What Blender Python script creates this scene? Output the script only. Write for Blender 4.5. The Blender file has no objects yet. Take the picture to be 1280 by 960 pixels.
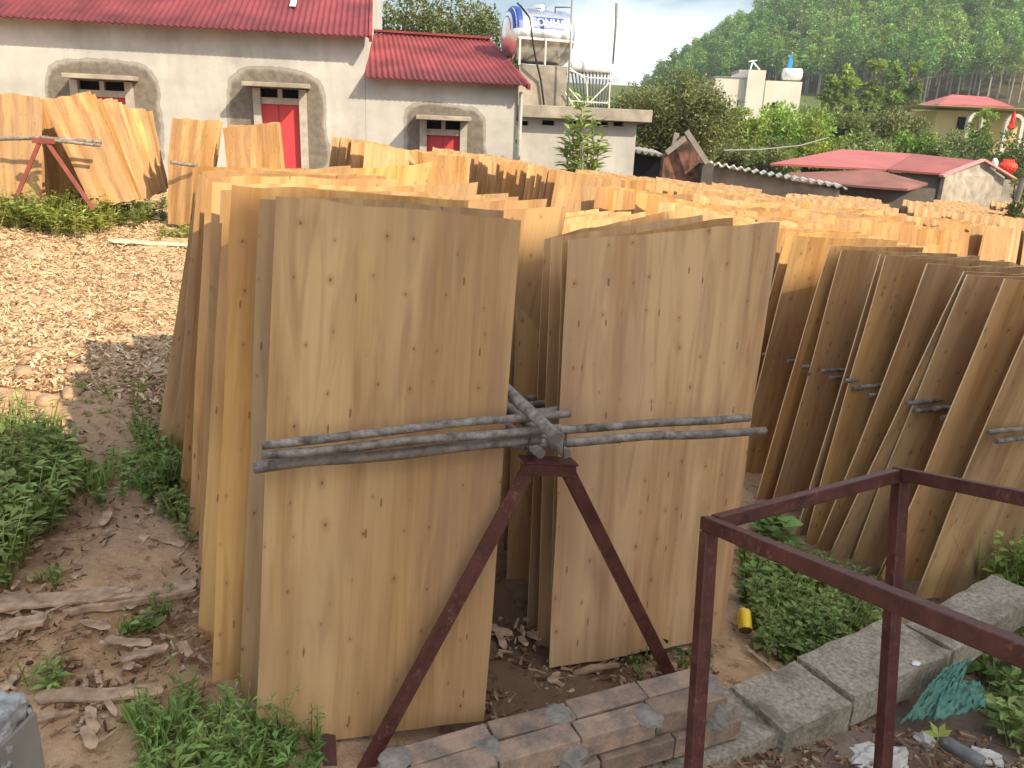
HAZE=0.0006
SH_Y0=1.9; SH_Y1=3.55
import bpy, bmesh, math, random
from mathutils import Vector, Matrix, noise
R = math.radians
random.seed(7)
sc = bpy.context.scene
col = sc.collection
PI = math.pi

# ------------------------------------------------------------------ camera
F_PX = 980.0
PITCH = R(17.0); ROLL = R(2.3)
CAM = Vector((0, 0, 1.42))
r0 = Vector((1, 0, 0)); u0 = Vector((0, math.sin(PITCH), math.cos(PITCH)))
FWD = Vector((0, math.cos(PITCH), -math.sin(PITCH)))
RT = r0 * math.cos(ROLL) + u0 * math.sin(ROLL)
UP = u0 * math.cos(ROLL) - r0 * math.sin(ROLL)
cd = bpy.data.cameras.new('camera'); co = bpy.data.objects.new('camera', cd); col.objects.link(co)
M = Matrix((RT, UP, -FWD)).transposed().to_4x4(); M.translation = CAM
co.matrix_world = M
cd.sensor_width = 36; cd.lens = 36 * F_PX / 1280; cd.clip_start = .05; cd.clip_end = 4000
sc.camera = co

def ray(px, py):
    return RT * ((px - 640) / F_PX) - UP * ((py - 480) / F_PX) + FWD
def at(px, py, y):            # point on the pixel's ray at world distance y
    d = ray(px, py); return CAM + d * (y / d.y)
def atz(px, py, z):
    d = ray(px, py); return CAM + d * ((z - CAM.z) / d.z)
def gz(x, y):
    z = -0.8 * math.tanh(x / 8)
    z -= .08 * min(1, max(0, (y - 4) / 6))
    z -= .14 * math.exp(-((x - 1.6) ** 2 / 1.2 + (y - 3.3) ** 2 / 2.5))
    z += .05 * math.exp(-((x + 1.8) ** 2 / 1 + (y - 3.4) ** 2 / 1.2))
    z += .12 * math.exp(-((x + 4.4) ** 2 / 3.5 + (y - 8.8) ** 2 / 1.6))
    if y > 30: z += 14 * min(1, (y - 30) / 130) ** 1.5
    return z
def gp(px, py):               # pixel -> point on the ground
    d = ray(px, py); t = .5
    for i in range(4000):
        p = CAM + d * t
        if p.z <= gz(p.x, p.y): break
        t += .01 + t * .002
    return Vector((p.x, p.y, gz(p.x, p.y)))

# ------------------------------------------------------------------ helpers
def setp(o, label=None, cat=None, group=None, kind=None):
    if label: o['label'] = label
    if cat: o['category'] = cat
    if group: o['group'] = group
    if kind: o['kind'] = kind
    return o
def empty(name, loc, label, cat, group=None):
    o = bpy.data.objects.new(name, None); col.objects.link(o); o.location = loc
    o.empty_display_size = .1
    return setp(o, label, cat, group)
def origin_of(o):
    v = Vector(o.location)
    while o.parent: o = o.parent; v += Vector(o.location)
    return v
class MB:
    def __init__(s): s.v = []; s.f = []; s.uv = {}; s.m = []
    def quad(s, a, b, c, d, m=0, uv=None):
        n = len(s.v); s.v += [Vector(a), Vector(b), Vector(c), Vector(d)]
        s.f.append((n, n+1, n+2, n+3)); s.m.append(m)
        if uv: s.uv[len(s.f)-1] = uv
    def tri(s, a, b, c, m=0):
        n = len(s.v); s.v += [Vector(a), Vector(b), Vector(c)]; s.f.append((n, n+1, n+2)); s.m.append(m)
    def hexa(s, p, m=0):       # 8 points: bottom 4 ccw, top 4 ccw
        n = len(s.v); s.v += [Vector(q) for q in p]
        for f in ((3,2,1,0),(4,5,6,7),(0,1,5,4),(1,2,6,5),(2,3,7,6),(3,0,4,7)):
            s.f.append(tuple(n+i for i in f)); s.m.append(m)
    def box(s, c, sx, sy, sz, ux=Vector((1,0,0)), uy=None, uz=Vector((0,0,1)), m=0):   # c = centre
        ux = Vector(ux).normalized(); uz = Vector(uz).normalized()
        uy = Vector(uy).normalized() if uy is not None else uz.cross(ux).normalized()
        c = Vector(c); a = ux*sx/2; b = uy*sy/2; h = uz*sz/2
        s.hexa([c-a-b-h, c+a-b-h, c+a+b-h, c-a+b-h, c-a-b+h, c+a-b+h, c+a+b+h, c-a+b+h], m)
    def bar(s, p0, p1, w, h, up=Vector((0,0,1)), m=0):
        p0 = Vector(p0); p1 = Vector(p1); d = (p1-p0); L = d.length; d.normalize()
        side = d.cross(up); side = side.normalized() if side.length > 1e-4 else Vector((1,0,0))
        u = side.cross(d).normalized()
        s.box((p0+p1)/2, L, w, h, d, side, u, m)
    def tube(s, pts, rad, seg=8, m=0, cap=True, rough=0):
        pts = [Vector(p) for p in pts]
        if not hasattr(rad, '__len__'): rad = [rad]*len(pts)
        n0 = len(s.v); prev = None
        for i, p in enumerate(pts):
            d = (pts[min(i+1, len(pts)-1)] - pts[max(i-1, 0)]).normalized()
            if prev is None:
                a = d.cross(Vector((0,0,1)))
                if a.length < .05: a = d.cross(Vector((1,0,0)))
                a.normalize()
            else:
                a = (prev - d*prev.dot(d)).normalized()
            prev = a; b = d.cross(a)
            for k in range(seg):
                t = 2*PI*k/seg; rr = rad[i]
                if rough: rr *= 1 + rough*noise.noise(Vector((p.x*9+k*1.7, p.y*9, p.z*9+k)))
                s.v.append(p + (a*math.cos(t) + b*math.sin(t))*rr)
        for i in range(len(pts)-1):
            for k in range(seg):
                a0 = n0+i*seg+k; a1 = n0+i*seg+(k+1)%seg
                s.f.append((a0, a1, a1+seg, a0+seg)); s.m.append(m)
        if cap:
            s.f.append(tuple(n0+k for k in range(seg))[::-1]); s.m.append(m)
            e = n0+(len(pts)-1)*seg
            s.f.append(tuple(e+k for k in range(seg))); s.m.append(m)
    def blob(s, c, rx, ry, rz, rot=0, seg=7, rings=4, jit=.18, m=0):
        c = Vector(c); n0 = len(s.v); off = random.random()*50
        cr, sr = math.cos(rot), math.sin(rot)
        def pt(th, ph):
            v = Vector((math.sin(th)*math.cos(ph), math.sin(th)*math.sin(ph), math.cos(th)))
            k = 1 + jit*noise.noise(v*1.6 + Vector((off, off, off)))*2
            x, y, z = v.x*rx*k, v.y*ry*k, v.z*rz*k
            return c + Vector((x*cr-y*sr, x*sr+y*cr, z))
        s.v.append(pt(0, 0))
        for i in range(1, rings):
            for k in range(seg): s.v.append(pt(PI*i/rings, 2*PI*k/seg))
        s.v.append(pt(PI, 0)); last = len(s.v)-1
        for k in range(seg):
            s.f.append((n0, n0+1+k, n0+1+(k+1)%seg)); s.m.append(m)
            for i in range(rings-2):
                a = n0+1+i*seg+k; b = n0+1+i*seg+(k+1)%seg
                s.f.append((a, a+seg, b+seg, b)); s.m.append(m)
            a = n0+1+(rings-2)*seg
            s.f.append((a+k, last, a+(k+1)%seg)); s.m.append(m)
    def leaf(s, p, d, n, L, W, m=0):     # folded leaf from p along d
        d = Vector(d).normalized(); side = d.cross(n)
        if side.length < 1e-3: side = Vector((1,0,0))
        side.normalize(); nn = side.cross(d)
        p = Vector(p)
        mid = p + d*L*.5 - nn*L*.04; tip = p + d*L - nn*L*.16
        a = mid + side*W/2 + nn*W*.14; b = mid - side*W/2 + nn*W*.14
        k = len(s.v); s.v += [p, a, tip, b]
        s.f += [(k, k+1, k+2), (k, k+2, k+3)]; s.m += [m, m]
    def build(s, name, mats, parent=None, origin=None, smooth=False, bevel=0):
        if parent is not None: off = origin_of(parent); loc = Vector((0,0,0))
        elif origin is not None: off = Vector(origin); loc = off
        else:
            xs = [v.x for v in s.v]; ys = [v.y for v in s.v]; zs = [v.z for v in s.v]
            off = Vector(((min(xs)+max(xs))/2, (min(ys)+max(ys))/2, min(zs))); loc = off
        me = bpy.data.meshes.new(name)
        me.from_pydata([tuple(v-off) for v in s.v], [], s.f)
        if not isinstance(mats, (list, tuple)): mats = [mats]
        for mt in mats: me.materials.append(mt)
        if len(mats) > 1: me.polygons.foreach_set('material_index', s.m)
        if s.uv:
            ul = me.uv_layers.new(name='UVMap')
            for fi, uvs in s.uv.items():
                for li, q in zip(me.polygons[fi].loop_indices, uvs): ul.data[li].uv = q
        if smooth: me.polygons.foreach_set('use_smooth', [True]*len(s.f))
        o = bpy.data.objects.new(name, me); col.objects.link(o); o.location = loc
        if parent is not None: o.parent = parent
        if bevel:
            b = o.modifiers.new('bevel', 'BEVEL'); b.width = bevel; b.segments = 2; b.limit_method = 'ANGLE'
        return o
def copy_tree(o, parent=None):
    c = o.copy(); col.objects.link(c); c.parent = parent
    for ch in list(o.children): copy_tree(ch, c)
    return c

# ------------------------------------------------------------------ materials
class NT:
    def __init__(s, name):
        s.mat = bpy.data.materials.new(name); s.mat.use_nodes = True
        s.t = s.mat.node_tree; s.n = s.t.nodes; s.l = s.t.links
        s.b = s.n['Principled BSDF']; s.out = s.n['Material Output']
    def new(s, ty, **kw):
        x = s.n.new(ty)
        for k, v in kw.items(): setattr(x, k, v)
        return x
    def link(s, a, b): s.l.new(a, b)
    def val(s, sock, v):
        if hasattr(v, 'is_output') or hasattr(v, 'links'): s.l.new(v, sock)
        else: sock.default_value = v
    def coord(s, kind='Object', scale=(1,1,1), rnd=False, rot=(0,0,0)):
        tc = s.new('ShaderNodeTexCoord'); mp = s.new('ShaderNodeMapping')
        mp.inputs['Scale'].default_value = scale; mp.inputs['Rotation'].default_value = rot
        src = tc.outputs[kind]
        if rnd:
            oi = s.new('ShaderNodeObjectInfo'); m = s.math('MULTIPLY', oi.outputs['Random'], 37.0)
            cb = s.new('ShaderNodeCombineXYZ'); s.link(m, cb.inputs[0]); s.link(s.math('MULTIPLY', m, 1.7), cb.inputs[1])
            va = s.new('ShaderNodeVectorMath', operation='ADD'); s.link(src, va.inputs[0]); s.link(cb.outputs[0], va.inputs[1]); src = va.outputs[0]
        s.link(src, mp.inputs['Vector']); return mp.outputs[0]
    def geo(s, scale=(1,1,1)):
        g = s.new('ShaderNodeNewGeometry'); mp = s.new('ShaderNodeMapping'); mp.inputs['Scale'].default_value = scale
        s.link(g.outputs['Position'], mp.inputs['Vector']); return mp.outputs[0]
    def noise(s, vec, scale, detail=4, rough=.55, dist=0):
        x = s.new('ShaderNodeTexNoise'); x.inputs['Scale'].default_value = scale; x.inputs['Detail'].default_value = detail
        x.inputs['Roughness'].default_value = rough; x.inputs['Distortion'].default_value = dist; s.link(vec, x.inputs['Vector']); return x.outputs['Fac']
    def vor(s, vec, scale, feature='F1', rnd=1.0, dim='3D'):
        x = s.new('ShaderNodeTexVoronoi', feature=feature); x.voronoi_dimensions = dim; x.inputs['Scale'].default_value = scale; x.inputs['Randomness'].default_value = rnd
        s.link(vec, x.inputs['Vector']); return x
    def math(s, op, a, b=0.0, clamp=False):
        x = s.new('ShaderNodeMath', operation=op, use_clamp=clamp); s.val(x.inputs[0], a); s.val(x.inputs[1], b); return x.outputs[0]
    def ramp(s, fac, stops, interp='LINEAR'):
        x = s.new('ShaderNodeValToRGB'); s.link(fac, x.inputs[0]); e = x.color_ramp.elements; x.color_ramp.interpolation = interp
        while len(e) < len(stops): e.new(.5)
        for el, (p, c) in zip(e, stops):
            el.position = p
            if not hasattr(c, '__len__'): c = (c, c, c)
            el.color = (c[0], c[1], c[2], 1)
        return x.outputs[0]
    def mix(s, fac, a, b, mode='MIX'):
        x = s.new('ShaderNodeMix', data_type='RGBA', blend_type=mode); s.val(x.inputs[0], fac)
        s.val(x.inputs[6], (*a, 1) if isinstance(a, tuple) and len(a) == 3 else a); s.val(x.inputs[7], (*b, 1) if isinstance(b, tuple) and len(b) == 3 else b)
        return x.outputs[2]
    def bump(s, h, strength=.3, dist=.01):
        x = s.new('ShaderNodeBump'); x.inputs['Strength'].default_value = strength; x.inputs['Distance'].default_value = dist
        s.link(h, x.inputs['Height']); s.link(x.outputs[0], s.b.inputs['Normal'])
    def base(s, c, rough=.7, spec=.3, metal=0):
        s.val(s.b.inputs['Base Color'], (*c, 1) if isinstance(c, tuple) and len(c) == 3 else c)
        s.val(s.b.inputs['Roughness'], rough); s.b.inputs['Specular IOR Level'].default_value = spec; s.b.inputs['Metallic'].default_value = metal
        return s
    def hsv(s, colr, h=.5, sa=1.0, v=1.0):
        x = s.new('ShaderNodeHueSaturation'); s.val(x.inputs['Hue'], h); s.val(x.inputs['Saturation'], sa); s.val(x.inputs['Value'], v); s.link(colr, x.inputs['Color']); return x.outputs[0]
def rnd_node(n): return n.new('ShaderNodeObjectInfo').outputs['Random']

def plain(name, c, rough=.6, spec=.3, metal=0, nscale=8, var=.18, bump=.1, bd=.004):
    n = NT(name); v = n.coord('Object'); f = n.noise(v, nscale, 5)
    dark = tuple(x*(1-var) for x in c); light = tuple(min(1, x*(1+var)) for x in c)
    n.base(n.mix(n.ramp(f, [(.3, 0.0), (.7, 1.0)]), dark, light), rough, spec, metal)
    if bump: n.bump(n.noise(v, nscale*4, 4), bump, bd)
    return n.mat

def wood_mat(name='veneer', A=(.45, .275, .135), B=(.63, .405, .19), C=(.77, .55, .29), D=(.37, .215, .11), trf=.10):
    n = NT(name); uv = n.coord('UV', (1, 1, 1), rnd=True)
    def sc3(x, y):
        m = n.new('ShaderNodeMapping'); m.inputs['Scale'].default_value = (x, y, 1); n.link(uv, m.inputs['Vector']); return m.outputs[0]
    fine = n.noise(sc3(90, 2.5), 1, 4, .6, .3)
    band = n.noise(sc3(8, .55), 1, 3, .5, .5)
    flame = n.noise(sc3(20, 2.2), 1, 3, .5, .9)
    blot = n.noise(sc3(2.4, 1.1), 1, 3, .5)
    c = n.mix(n.ramp(fine, [(.3, 0.0), (.75, 1.0)]), A, B)
    c = n.mix(n.ramp(band, [(.40, 0.0), (.60, .75)]), c, C)
    c = n.mix(n.math('MULTIPLY', n.ramp(flame, [(.48, 0.0), (.66, 1.0)]), .55), c, D)
    c = n.mix(n.math('MULTIPLY', n.ramp(blot, [(.42, 0.0), (.62, 1.0)]), .40), c, (.38, .25, .165))
    # knots
    nv = n.new('ShaderNodeVectorMath', operation='ADD')
    kn = n.new('ShaderNodeTexNoise'); kn.inputs['Scale'].default_value = 3
    n.link(uv, kn.inputs['Vector'])
    kv = n.vor(sc3(12, 8.5), 1, 'F1', .62, '2D')
    cell = n.new('ShaderNodeSeparateColor'); n.link(kv.outputs['Color'], cell.inputs[0])
    on = n.math('GREATER_THAN', cell.outputs[0], .10)
    size = n.math('ADD', n.math('MULTIPLY', cell.outputs[1], .035), .020)
    d = n.math('DIVIDE', kv.outputs['Distance'], size)
    core = n.math('MULTIPLY', n.ramp(d, [(.35, 1.0), (1.0, 0.0)]), on)
    # soft halo stretched along the grain
    hv = kv
    halo = n.math('MULTIPLY', n.ramp(n.math('DIVIDE', hv.outputs['Distance'], n.math('MULTIPLY', size, 4.0)), [(.1, 1.0), (1.0, 0.0)], 'EASE'), on)
    c = n.mix(n.math('MULTIPLY', n.math('MULTIPLY', halo, n.math('ADD', cell.outputs[2], .2)), .38), c, (.36, .19, .09))
    c = n.mix(n.math('MULTIPLY', core, n.math('ADD', n.math('MULTIPLY', cell.outputs[2], .5), .25)), c, (.075, .03, .018))
    # small pitch flecks
    fl = n.vor(sc3(60, 14), 1, 'F1', 1, '2D')
    fc = n.new('ShaderNodeSeparateColor'); n.link(fl.outputs['Color'], fc.inputs[0])
    fm = n.math('MULTIPLY', n.math('LESS_THAN', fl.outputs['Distance'], .16), n.math('GREATER_THAN', fc.outputs[0], .972))
    c = n.mix(n.math('MULTIPLY', fm, .7), c, (.16, .08, .035))
    r = rnd_node(n)
    c = n.hsv(c, n.math('ADD', n.math('MULTIPLY', r, .006), .493), n.math('ADD', n.math('MULTIPLY', n.math('FRACT', n.math('MULTIPLY', r, 3.7)), .16), .98), n.math('ADD', n.math('MULTIPLY', n.math('FRACT', n.math('MULTIPLY', r, 7.3)), .30), .74))
    n.base(c, .62, .25)
    n.bump(fine, .18, .002)
    tr = n.new('ShaderNodeBsdfTranslucent'); n.link(n.mix(1.0, c, (1, .66, .36), 'MULTIPLY'), tr.inputs[0])
    mx = n.new('ShaderNodeMixShader'); mx.inputs[0].default_value = trf
    n.link(n.b.outputs[0], mx.inputs[1]); n.link(tr.outputs[0], mx.inputs[2]); n.link(mx.outputs[0], n.out.inputs[0])
    return n.mat
def soil_mat():
    n = NT('soil'); g = n.geo()
    big = n.noise(g, .9, 4, .6); mid = n.noise(g, 6, 5, .65); fine = n.noise(g, 55, 4, .7)
    c = n.mix(n.ramp(mid, [(.3, 0.0), (.7, 1.0)]), (.31, .18, .095), (.62, .41, .23))
    c = n.mix(n.ramp(big, [(.42, 0.0), (.6, 1.0)]), c, (.38, .25, .16))
    c = n.mix(n.math('MULTIPLY', n.ramp(fine, [(.5, 0.0), (.75, 1.0)]), .6), c, (.56, .43, .29))
    c = n.mix(n.math('MULTIPLY', n.ramp(n.noise(g, 23, 3, .7), [(.55, 0.0), (.66, 1.0)]), .6), c, (.10, .055, .035))
    # chip-strewn yard further out (paler, many small shards)
    sp = n.new('ShaderNodeSeparateXYZ'); n.link(g, sp.inputs[0])
    yard = n.math('MULTIPLY', n.math('SUBTRACT', n.math('ADD', sp.outputs[1], n.math('MULTIPLY', big, 1.2)), 4.0), 1.6, True)
    yl = n.math('MULTIPLY', n.math('SUBTRACT', -.7, sp.outputs[0]), 1.5, True)
    yard = n.math('MULTIPLY', yard, yl)
    v = n.vor(g, 26); cs = n.new('ShaderNodeSeparateColor'); n.link(v.outputs['Color'], cs.inputs[0])
    chips = n.ramp(cs.outputs[0], [(0, (.34, .21, .12)), (.35, (.50, .35, .21)), (.7, (.58, .44, .28)), (1, (.28, .18, .11))])
    c = n.mix(n.math('MULTIPLY', yard, .75), c, chips)
    far_ = n.math('MULTIPLY', n.math('SUBTRACT', sp.outputs[1], 26.0), .2, True)
    c = n.mix(far_, c, n.mix(mid, (.06, .09, .03), (.13, .15, .05)))
    # soil colour darker in a strip between the stacks
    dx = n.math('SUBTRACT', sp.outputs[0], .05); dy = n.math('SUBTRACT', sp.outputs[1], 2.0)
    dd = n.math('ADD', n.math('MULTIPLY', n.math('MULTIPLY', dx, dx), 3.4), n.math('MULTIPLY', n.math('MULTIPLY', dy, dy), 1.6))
    dark_strip = n.ramp(n.math('ADD', dd, n.math('MULTIPLY', mid, .5)), [(.45, 1.0), (1.0, 0.0)])
    c = n.mix(n.math('MULTIPLY', dark_strip, .72), c, (.075, .042, .028))
    # grey trodden dirt on the near side of the kerb
    rr = n.math('SUBTRACT', n.math('SUBTRACT', n.math('MULTIPLY', sp.outputs[0], .62), sp.outputs[1]), -1.35)
    gm = n.math('MULTIPLY', rr, 7, True)
    c = n.mix(n.math('MULTIPLY', gm, .8), c, n.mix(mid, (.10, .075, .062), (.27, .22, .19)))
    n.base(c, .95, .1)
    n.bump(n.math('ADD', n.math('MULTIPLY', mid, .6), n.math('MULTIPLY', fine, .6)), .8, .02)
    return n.mat
def leaf_mat(name, c1, c2, trans=.25, haze=None, leafvar=True, rough=.55):
    n = NT(name); g = n.geo()
    big = n.noise(g, 2.2 if haze is None else haze, 3); 
    c = n.mix(n.ramp(big, [(.35, 0.0), (.65, 1.0)]), c1, c2)
    gi = n.new('ShaderNodeNewGeometry')
    ri = gi.outputs['Random Per Island']
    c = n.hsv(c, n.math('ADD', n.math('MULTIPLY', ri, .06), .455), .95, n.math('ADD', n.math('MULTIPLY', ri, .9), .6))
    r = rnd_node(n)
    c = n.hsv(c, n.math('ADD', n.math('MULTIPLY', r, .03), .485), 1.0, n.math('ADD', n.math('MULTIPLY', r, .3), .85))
    n.base(c, rough, .35)
    tr = n.new('ShaderNodeBsdfTranslucent'); n.link(n.mix(1.0, c, (1, 1, .5), 'MULTIPLY'), tr.inputs[0])
    mx = n.new('ShaderNodeMixShader'); mx.inputs[0].default_value = trans
    n.link(n.b.outputs[0], mx.inputs[1]); n.link(tr.outputs[0], mx.inputs[2]); n.link(mx.outputs[0], n.out.inputs[0])
    return n.mat
def plaster_wall(name, patches, base=(.44, .435, .42)):
    n = NT(name); uv = n.coord('UV'); a = n.noise(uv, 1.3, 5, .6); b = n.noise(uv, 9, 5, .6)
    m3 = n.new('ShaderNodeMapping'); m3.inputs['Scale'].default_value = (3, .4, 1); n.link(uv, m3.inputs['Vector'])
    st = n.noise(m3.outputs[0], 1.5, 4, .6)
    dark = tuple(x*.8 for x in base); lt = tuple(min(1, x*1.12) for x in base)
    c = n.mix(n.ramp(a, [(.35, 0.0), (.65, 1.0)]), dark, lt)
    c = n.mix(n.math('MULTIPLY', n.ramp(st, [(.5, 0.0), (.75, 1.0)]), .4), c, tuple(x*.62 for x in base))
    sp = n.new('ShaderNodeSeparateXYZ'); n.link(uv, sp.inputs[0])
    tot = None
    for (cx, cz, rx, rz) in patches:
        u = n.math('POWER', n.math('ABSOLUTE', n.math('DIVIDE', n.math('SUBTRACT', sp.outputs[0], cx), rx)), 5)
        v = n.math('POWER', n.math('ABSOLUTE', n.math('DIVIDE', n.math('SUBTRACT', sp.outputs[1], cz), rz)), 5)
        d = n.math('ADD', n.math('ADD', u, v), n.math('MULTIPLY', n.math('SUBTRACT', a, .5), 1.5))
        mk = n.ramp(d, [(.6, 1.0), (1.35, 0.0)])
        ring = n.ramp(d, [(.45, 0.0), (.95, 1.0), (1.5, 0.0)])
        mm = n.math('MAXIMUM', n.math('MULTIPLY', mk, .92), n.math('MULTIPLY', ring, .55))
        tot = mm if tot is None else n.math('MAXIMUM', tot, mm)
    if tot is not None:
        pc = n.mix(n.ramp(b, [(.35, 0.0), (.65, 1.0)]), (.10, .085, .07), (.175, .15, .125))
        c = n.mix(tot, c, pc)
    n.base(c, .9, .15); n.bump(b, .25, .01)
    return n.mat
m_wood = wood_mat()
m_wood2 = wood_mat('orange_veneer', (.50, .285, .115), (.66, .405, .175), (.78, .54, .26), (.40, .21, .085), .22)  # drying tone plus the shaded orange between packed sheets, put into the colour
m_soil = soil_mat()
m_edge = plain('veneer_edge', (.72, .53, .30), .7, .2, 0, 30, .12, 0)
def steel_mat():
    n = NT('painted_red_oxide_steel'); g = n.geo(); a = n.noise(g, 22, 6, .7); b = n.noise(g, 5, 3)
    c = n.mix(n.ramp(a, [(.35, 0.0), (.65, 1.0)]), (.050, .013, .010), (.105, .028, .020))
    c = n.mix(n.math('MULTIPLY', n.ramp(n.noise(g, 70, 4, .7), [(.56, 0.0), (.66, 1.0)]), n.ramp(b, [(.4, 0.1), (.65, .9)])), c, (.20, .10, .055))
    n.base(c, n.math('ADD', n.math('MULTIPLY', a, .5), .25), .5); n.bump(a, .4, .002); return n.mat
m_steel = steel_mat()
m_steel_far = plain('faded_red_steel', (.22, .06, .045), .5, .4)
m_black = plain('black_steel', (.02, .018, .018), .5, .4)
def pole_mat():
    n = NT('weathered_pole'); v = n.coord('Object', rnd=True); a = n.noise(v, 30, 5, .7); b = n.noise(v, 6, 3)
    c = n.mix(n.ramp(a, [(.35, 0.0), (.65, 1.0)]), (.07, .06, .05), (.33, .29, .245))
    c = n.mix(n.math('MULTIPLY', n.ramp(b, [(.45, 0.0), (.6, 1.0)]), .5), c, (.15, .12, .10))
    n.base(c, .6, .35); n.bump(a, .6, .004); return n.mat
m_pole = pole_mat()
m_poleend = plain('cut_pole_end', (.16, .13, .11), .8)
m_scrap = plain('weathered_wood_scrap', (.42, .29, .195), .9, .1, 0, 25, .45, .5, .004)
m_stone = plain('pale_stone', (.38, .26, .17), .9, .15, 0, 12, .35, .4, .004)
def kerb_mat():
    n = NT('rough_kerb_concrete'); g = n.geo(); a = n.noise(g, 70, 5, .7); b = n.noise(g, 7, 5, .6); d = n.noise(g, 18, 4, .6)
    c = n.mix(n.ramp(a, [(.35, 0.0), (.65, 1.0)]), (.22, .19, .145), (.46, .41, .32))
    c = n.mix(n.math('MULTIPLY', n.ramp(b, [(.48, 0.0), (.64, 1.0)]), .65), c, (.13, .11, .075))
    c = n.mix(n.math('MULTIPLY', n.ramp(d, [(.60, 0.0), (.70, 1.0)]), .5), c, (.11, .13, .04))
    n.base(c, .95, .1); n.bump(n.math('ADD', a, d), .8, .005); return n.mat
m_conc = kerb_mat()
m_mortar = plain('grey_mortar', (.26, .235, .20), .95, .1, 0, 30, .3, .8, .006)
def brick_mat():
    n = NT('worn_pink_brick'); g = n.geo(); a = n.noise(g, 14, 5, .7); b = n.noise(g, 60, 4, .7)
    c = n.mix(n.ramp(a, [(.38, 0.0), (.6, 1.0)]), (.23, .185, .145), (.45, .31, .225))
    c = n.mix(n.math('MULTIPLY', n.ramp(b, [(.5, 0.0), (.7, 1.0)]), .6), c, (.33, .27, .22))
    c = n.hsv(c, .5, 1.0, n.math('ADD', n.math('MULTIPLY', rnd_node(n), .35), .75))
    n.base(c, .95, .1); n.bump(n.math('ADD', a, b), .8, .008); return n.mat
m_brick = brick_mat()
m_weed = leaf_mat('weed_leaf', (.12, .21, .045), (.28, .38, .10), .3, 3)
m_weed_lit = leaf_mat('lit_weed_leaf', (.17, .27, .045), (.33, .40, .09), .3, 3)  # weed leaf colour brightened for sunlight; shrub and seedling share the paler green
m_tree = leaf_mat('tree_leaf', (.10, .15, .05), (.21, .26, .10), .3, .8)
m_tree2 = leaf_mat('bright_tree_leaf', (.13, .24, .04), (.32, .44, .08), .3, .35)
m_eu = leaf_mat('eucalyptus_leaf', (.12, .26, .07), (.26, .42, .11), .25, .06)
m_bark = plain('bark', (.11, .085, .065), .9)
m_bark_pale = plain('pale_bark', (.30, .27, .23), .9)

# ------------------------------------------------------------------ light
SUN_AZ = R(128); SUN_EL = R(37)
S = Vector((math.sin(SUN_AZ)*math.cos(SUN_EL), math.cos(SUN_AZ)*math.cos(SUN_EL), math.sin(SUN_EL)))
ld = bpy.data.lights.new('sun', 'SUN'); ld.energy = 4.5; ld.angle = R(.6); ld.color = (1, .84, .58)
lo = bpy.data.objects.new('sun', ld); col.objects.link(lo); lo.rotation_euler = (-S).to_track_quat('-Z', 'Y').to_euler()
w = bpy.data.worlds.new('World'); sc.world = w; w.use_nodes = True
t = w.node_tree; bg = t.nodes['Background']
sky = t.nodes.new('ShaderNodeTexSky'); sky.sky_type = 'NISHITA'; sky.sun_disc = False
sky.sun_elevation = SUN_EL; sky.sun_rotation = SUN_AZ; sky.dust_density = 3.0; sky.air_density = 1.2
tc = t.nodes.new('ShaderNodeTexCoord'); mp = t.nodes.new('ShaderNodeMapping'); mp.inputs['Scale'].default_value = (1, 1, 2.6)
mp.inputs['Location'].default_value = (.3, .1, 0)
t.links.new(tc.outputs['Generated'], mp.inputs[0])
nz = t.nodes.new('ShaderNodeTexNoise'); nz.inputs['Scale'].default_value = 2.6; nz.inputs['Detail'].default_value = 5; nz.inputs['Roughness'].default_value = .5
t.links.new(mp.outputs[0], nz.inputs['Vector'])
rp = t.nodes.new('ShaderNodeValToRGB'); rp.color_ramp.elements[0].position = .43; rp.color_ramp.elements[1].position = .68
t.links.new(nz.outputs['Fac'], rp.inputs[0])
mx = t.nodes.new('ShaderNodeMix'); mx.data_type = 'RGBA'; t.links.new(rp.outputs[0], mx.inputs[0])
t.links.new(sky.outputs[0], mx.inputs[6]); mx.inputs[7].default_value = (10.5, 10.8, 11.2, 1)
t.links.new(mx.outputs[2], bg.inputs[0]); bg.inputs[1].default_value = .118
sc.view_settings.view_transform = 'Standard'; sc.view_settings.look = 'None'; sc.view_settings.gamma = 1
sc.view_settings.exposure = .72
sc.cycles.max_bounces = 6; sc.cycles.transparent_max_bounces = 4; sc.cycles.use_denoising = True
sc.cycles.sample_clamp_indirect = 6; sc.cycles.caustics_reflective = False; sc.cycles.caustics_refractive = False

# ------------------------------------------------------------------ ground
def axis(lo, hi, a, b, fine):
    xs = []; x = a
    while x < b: xs.append(x); x += fine
    st = fine; x = b
    while x < hi: xs.append(x); st *= 1.13; x += st
    xs.append(hi); st = fine; x = a - st; left = []
    while x > lo: left.append(x); st *= 1.13; x -= st
    left.append(lo); return left[::-1] + xs
gx = axis(-900, 900, -5.5, 2.6, .032); gy = axis(-60, 1500, .7, 7.5, .034)
gv = []
for y in gy:
    for x in gx:
        z = gz(x, y)
        if -6 < x < 3.2 and .5 < y < 8.5:
            z += .028*noise.noise(Vector((x*3, y*3, 0))) + .014*noise.noise(Vector((x*11, y*11, 3))) + .010*noise.noise(Vector((x*27, y*27, 5)))
        gv.append((x, y, z))
W = len(gx); gf = [(j*W+i, j*W+i+1, (j+1)*W+i+1, (j+1)*W+i) for j in range(len(gy)-1) for i in range(W-1)]
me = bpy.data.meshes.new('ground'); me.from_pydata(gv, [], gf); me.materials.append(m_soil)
me.polygons.foreach_set('use_smooth', [True]*len(gf))
go = bpy.data.objects.new('ground', me); col.objects.link(go); go['kind'] = 'structure'

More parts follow.
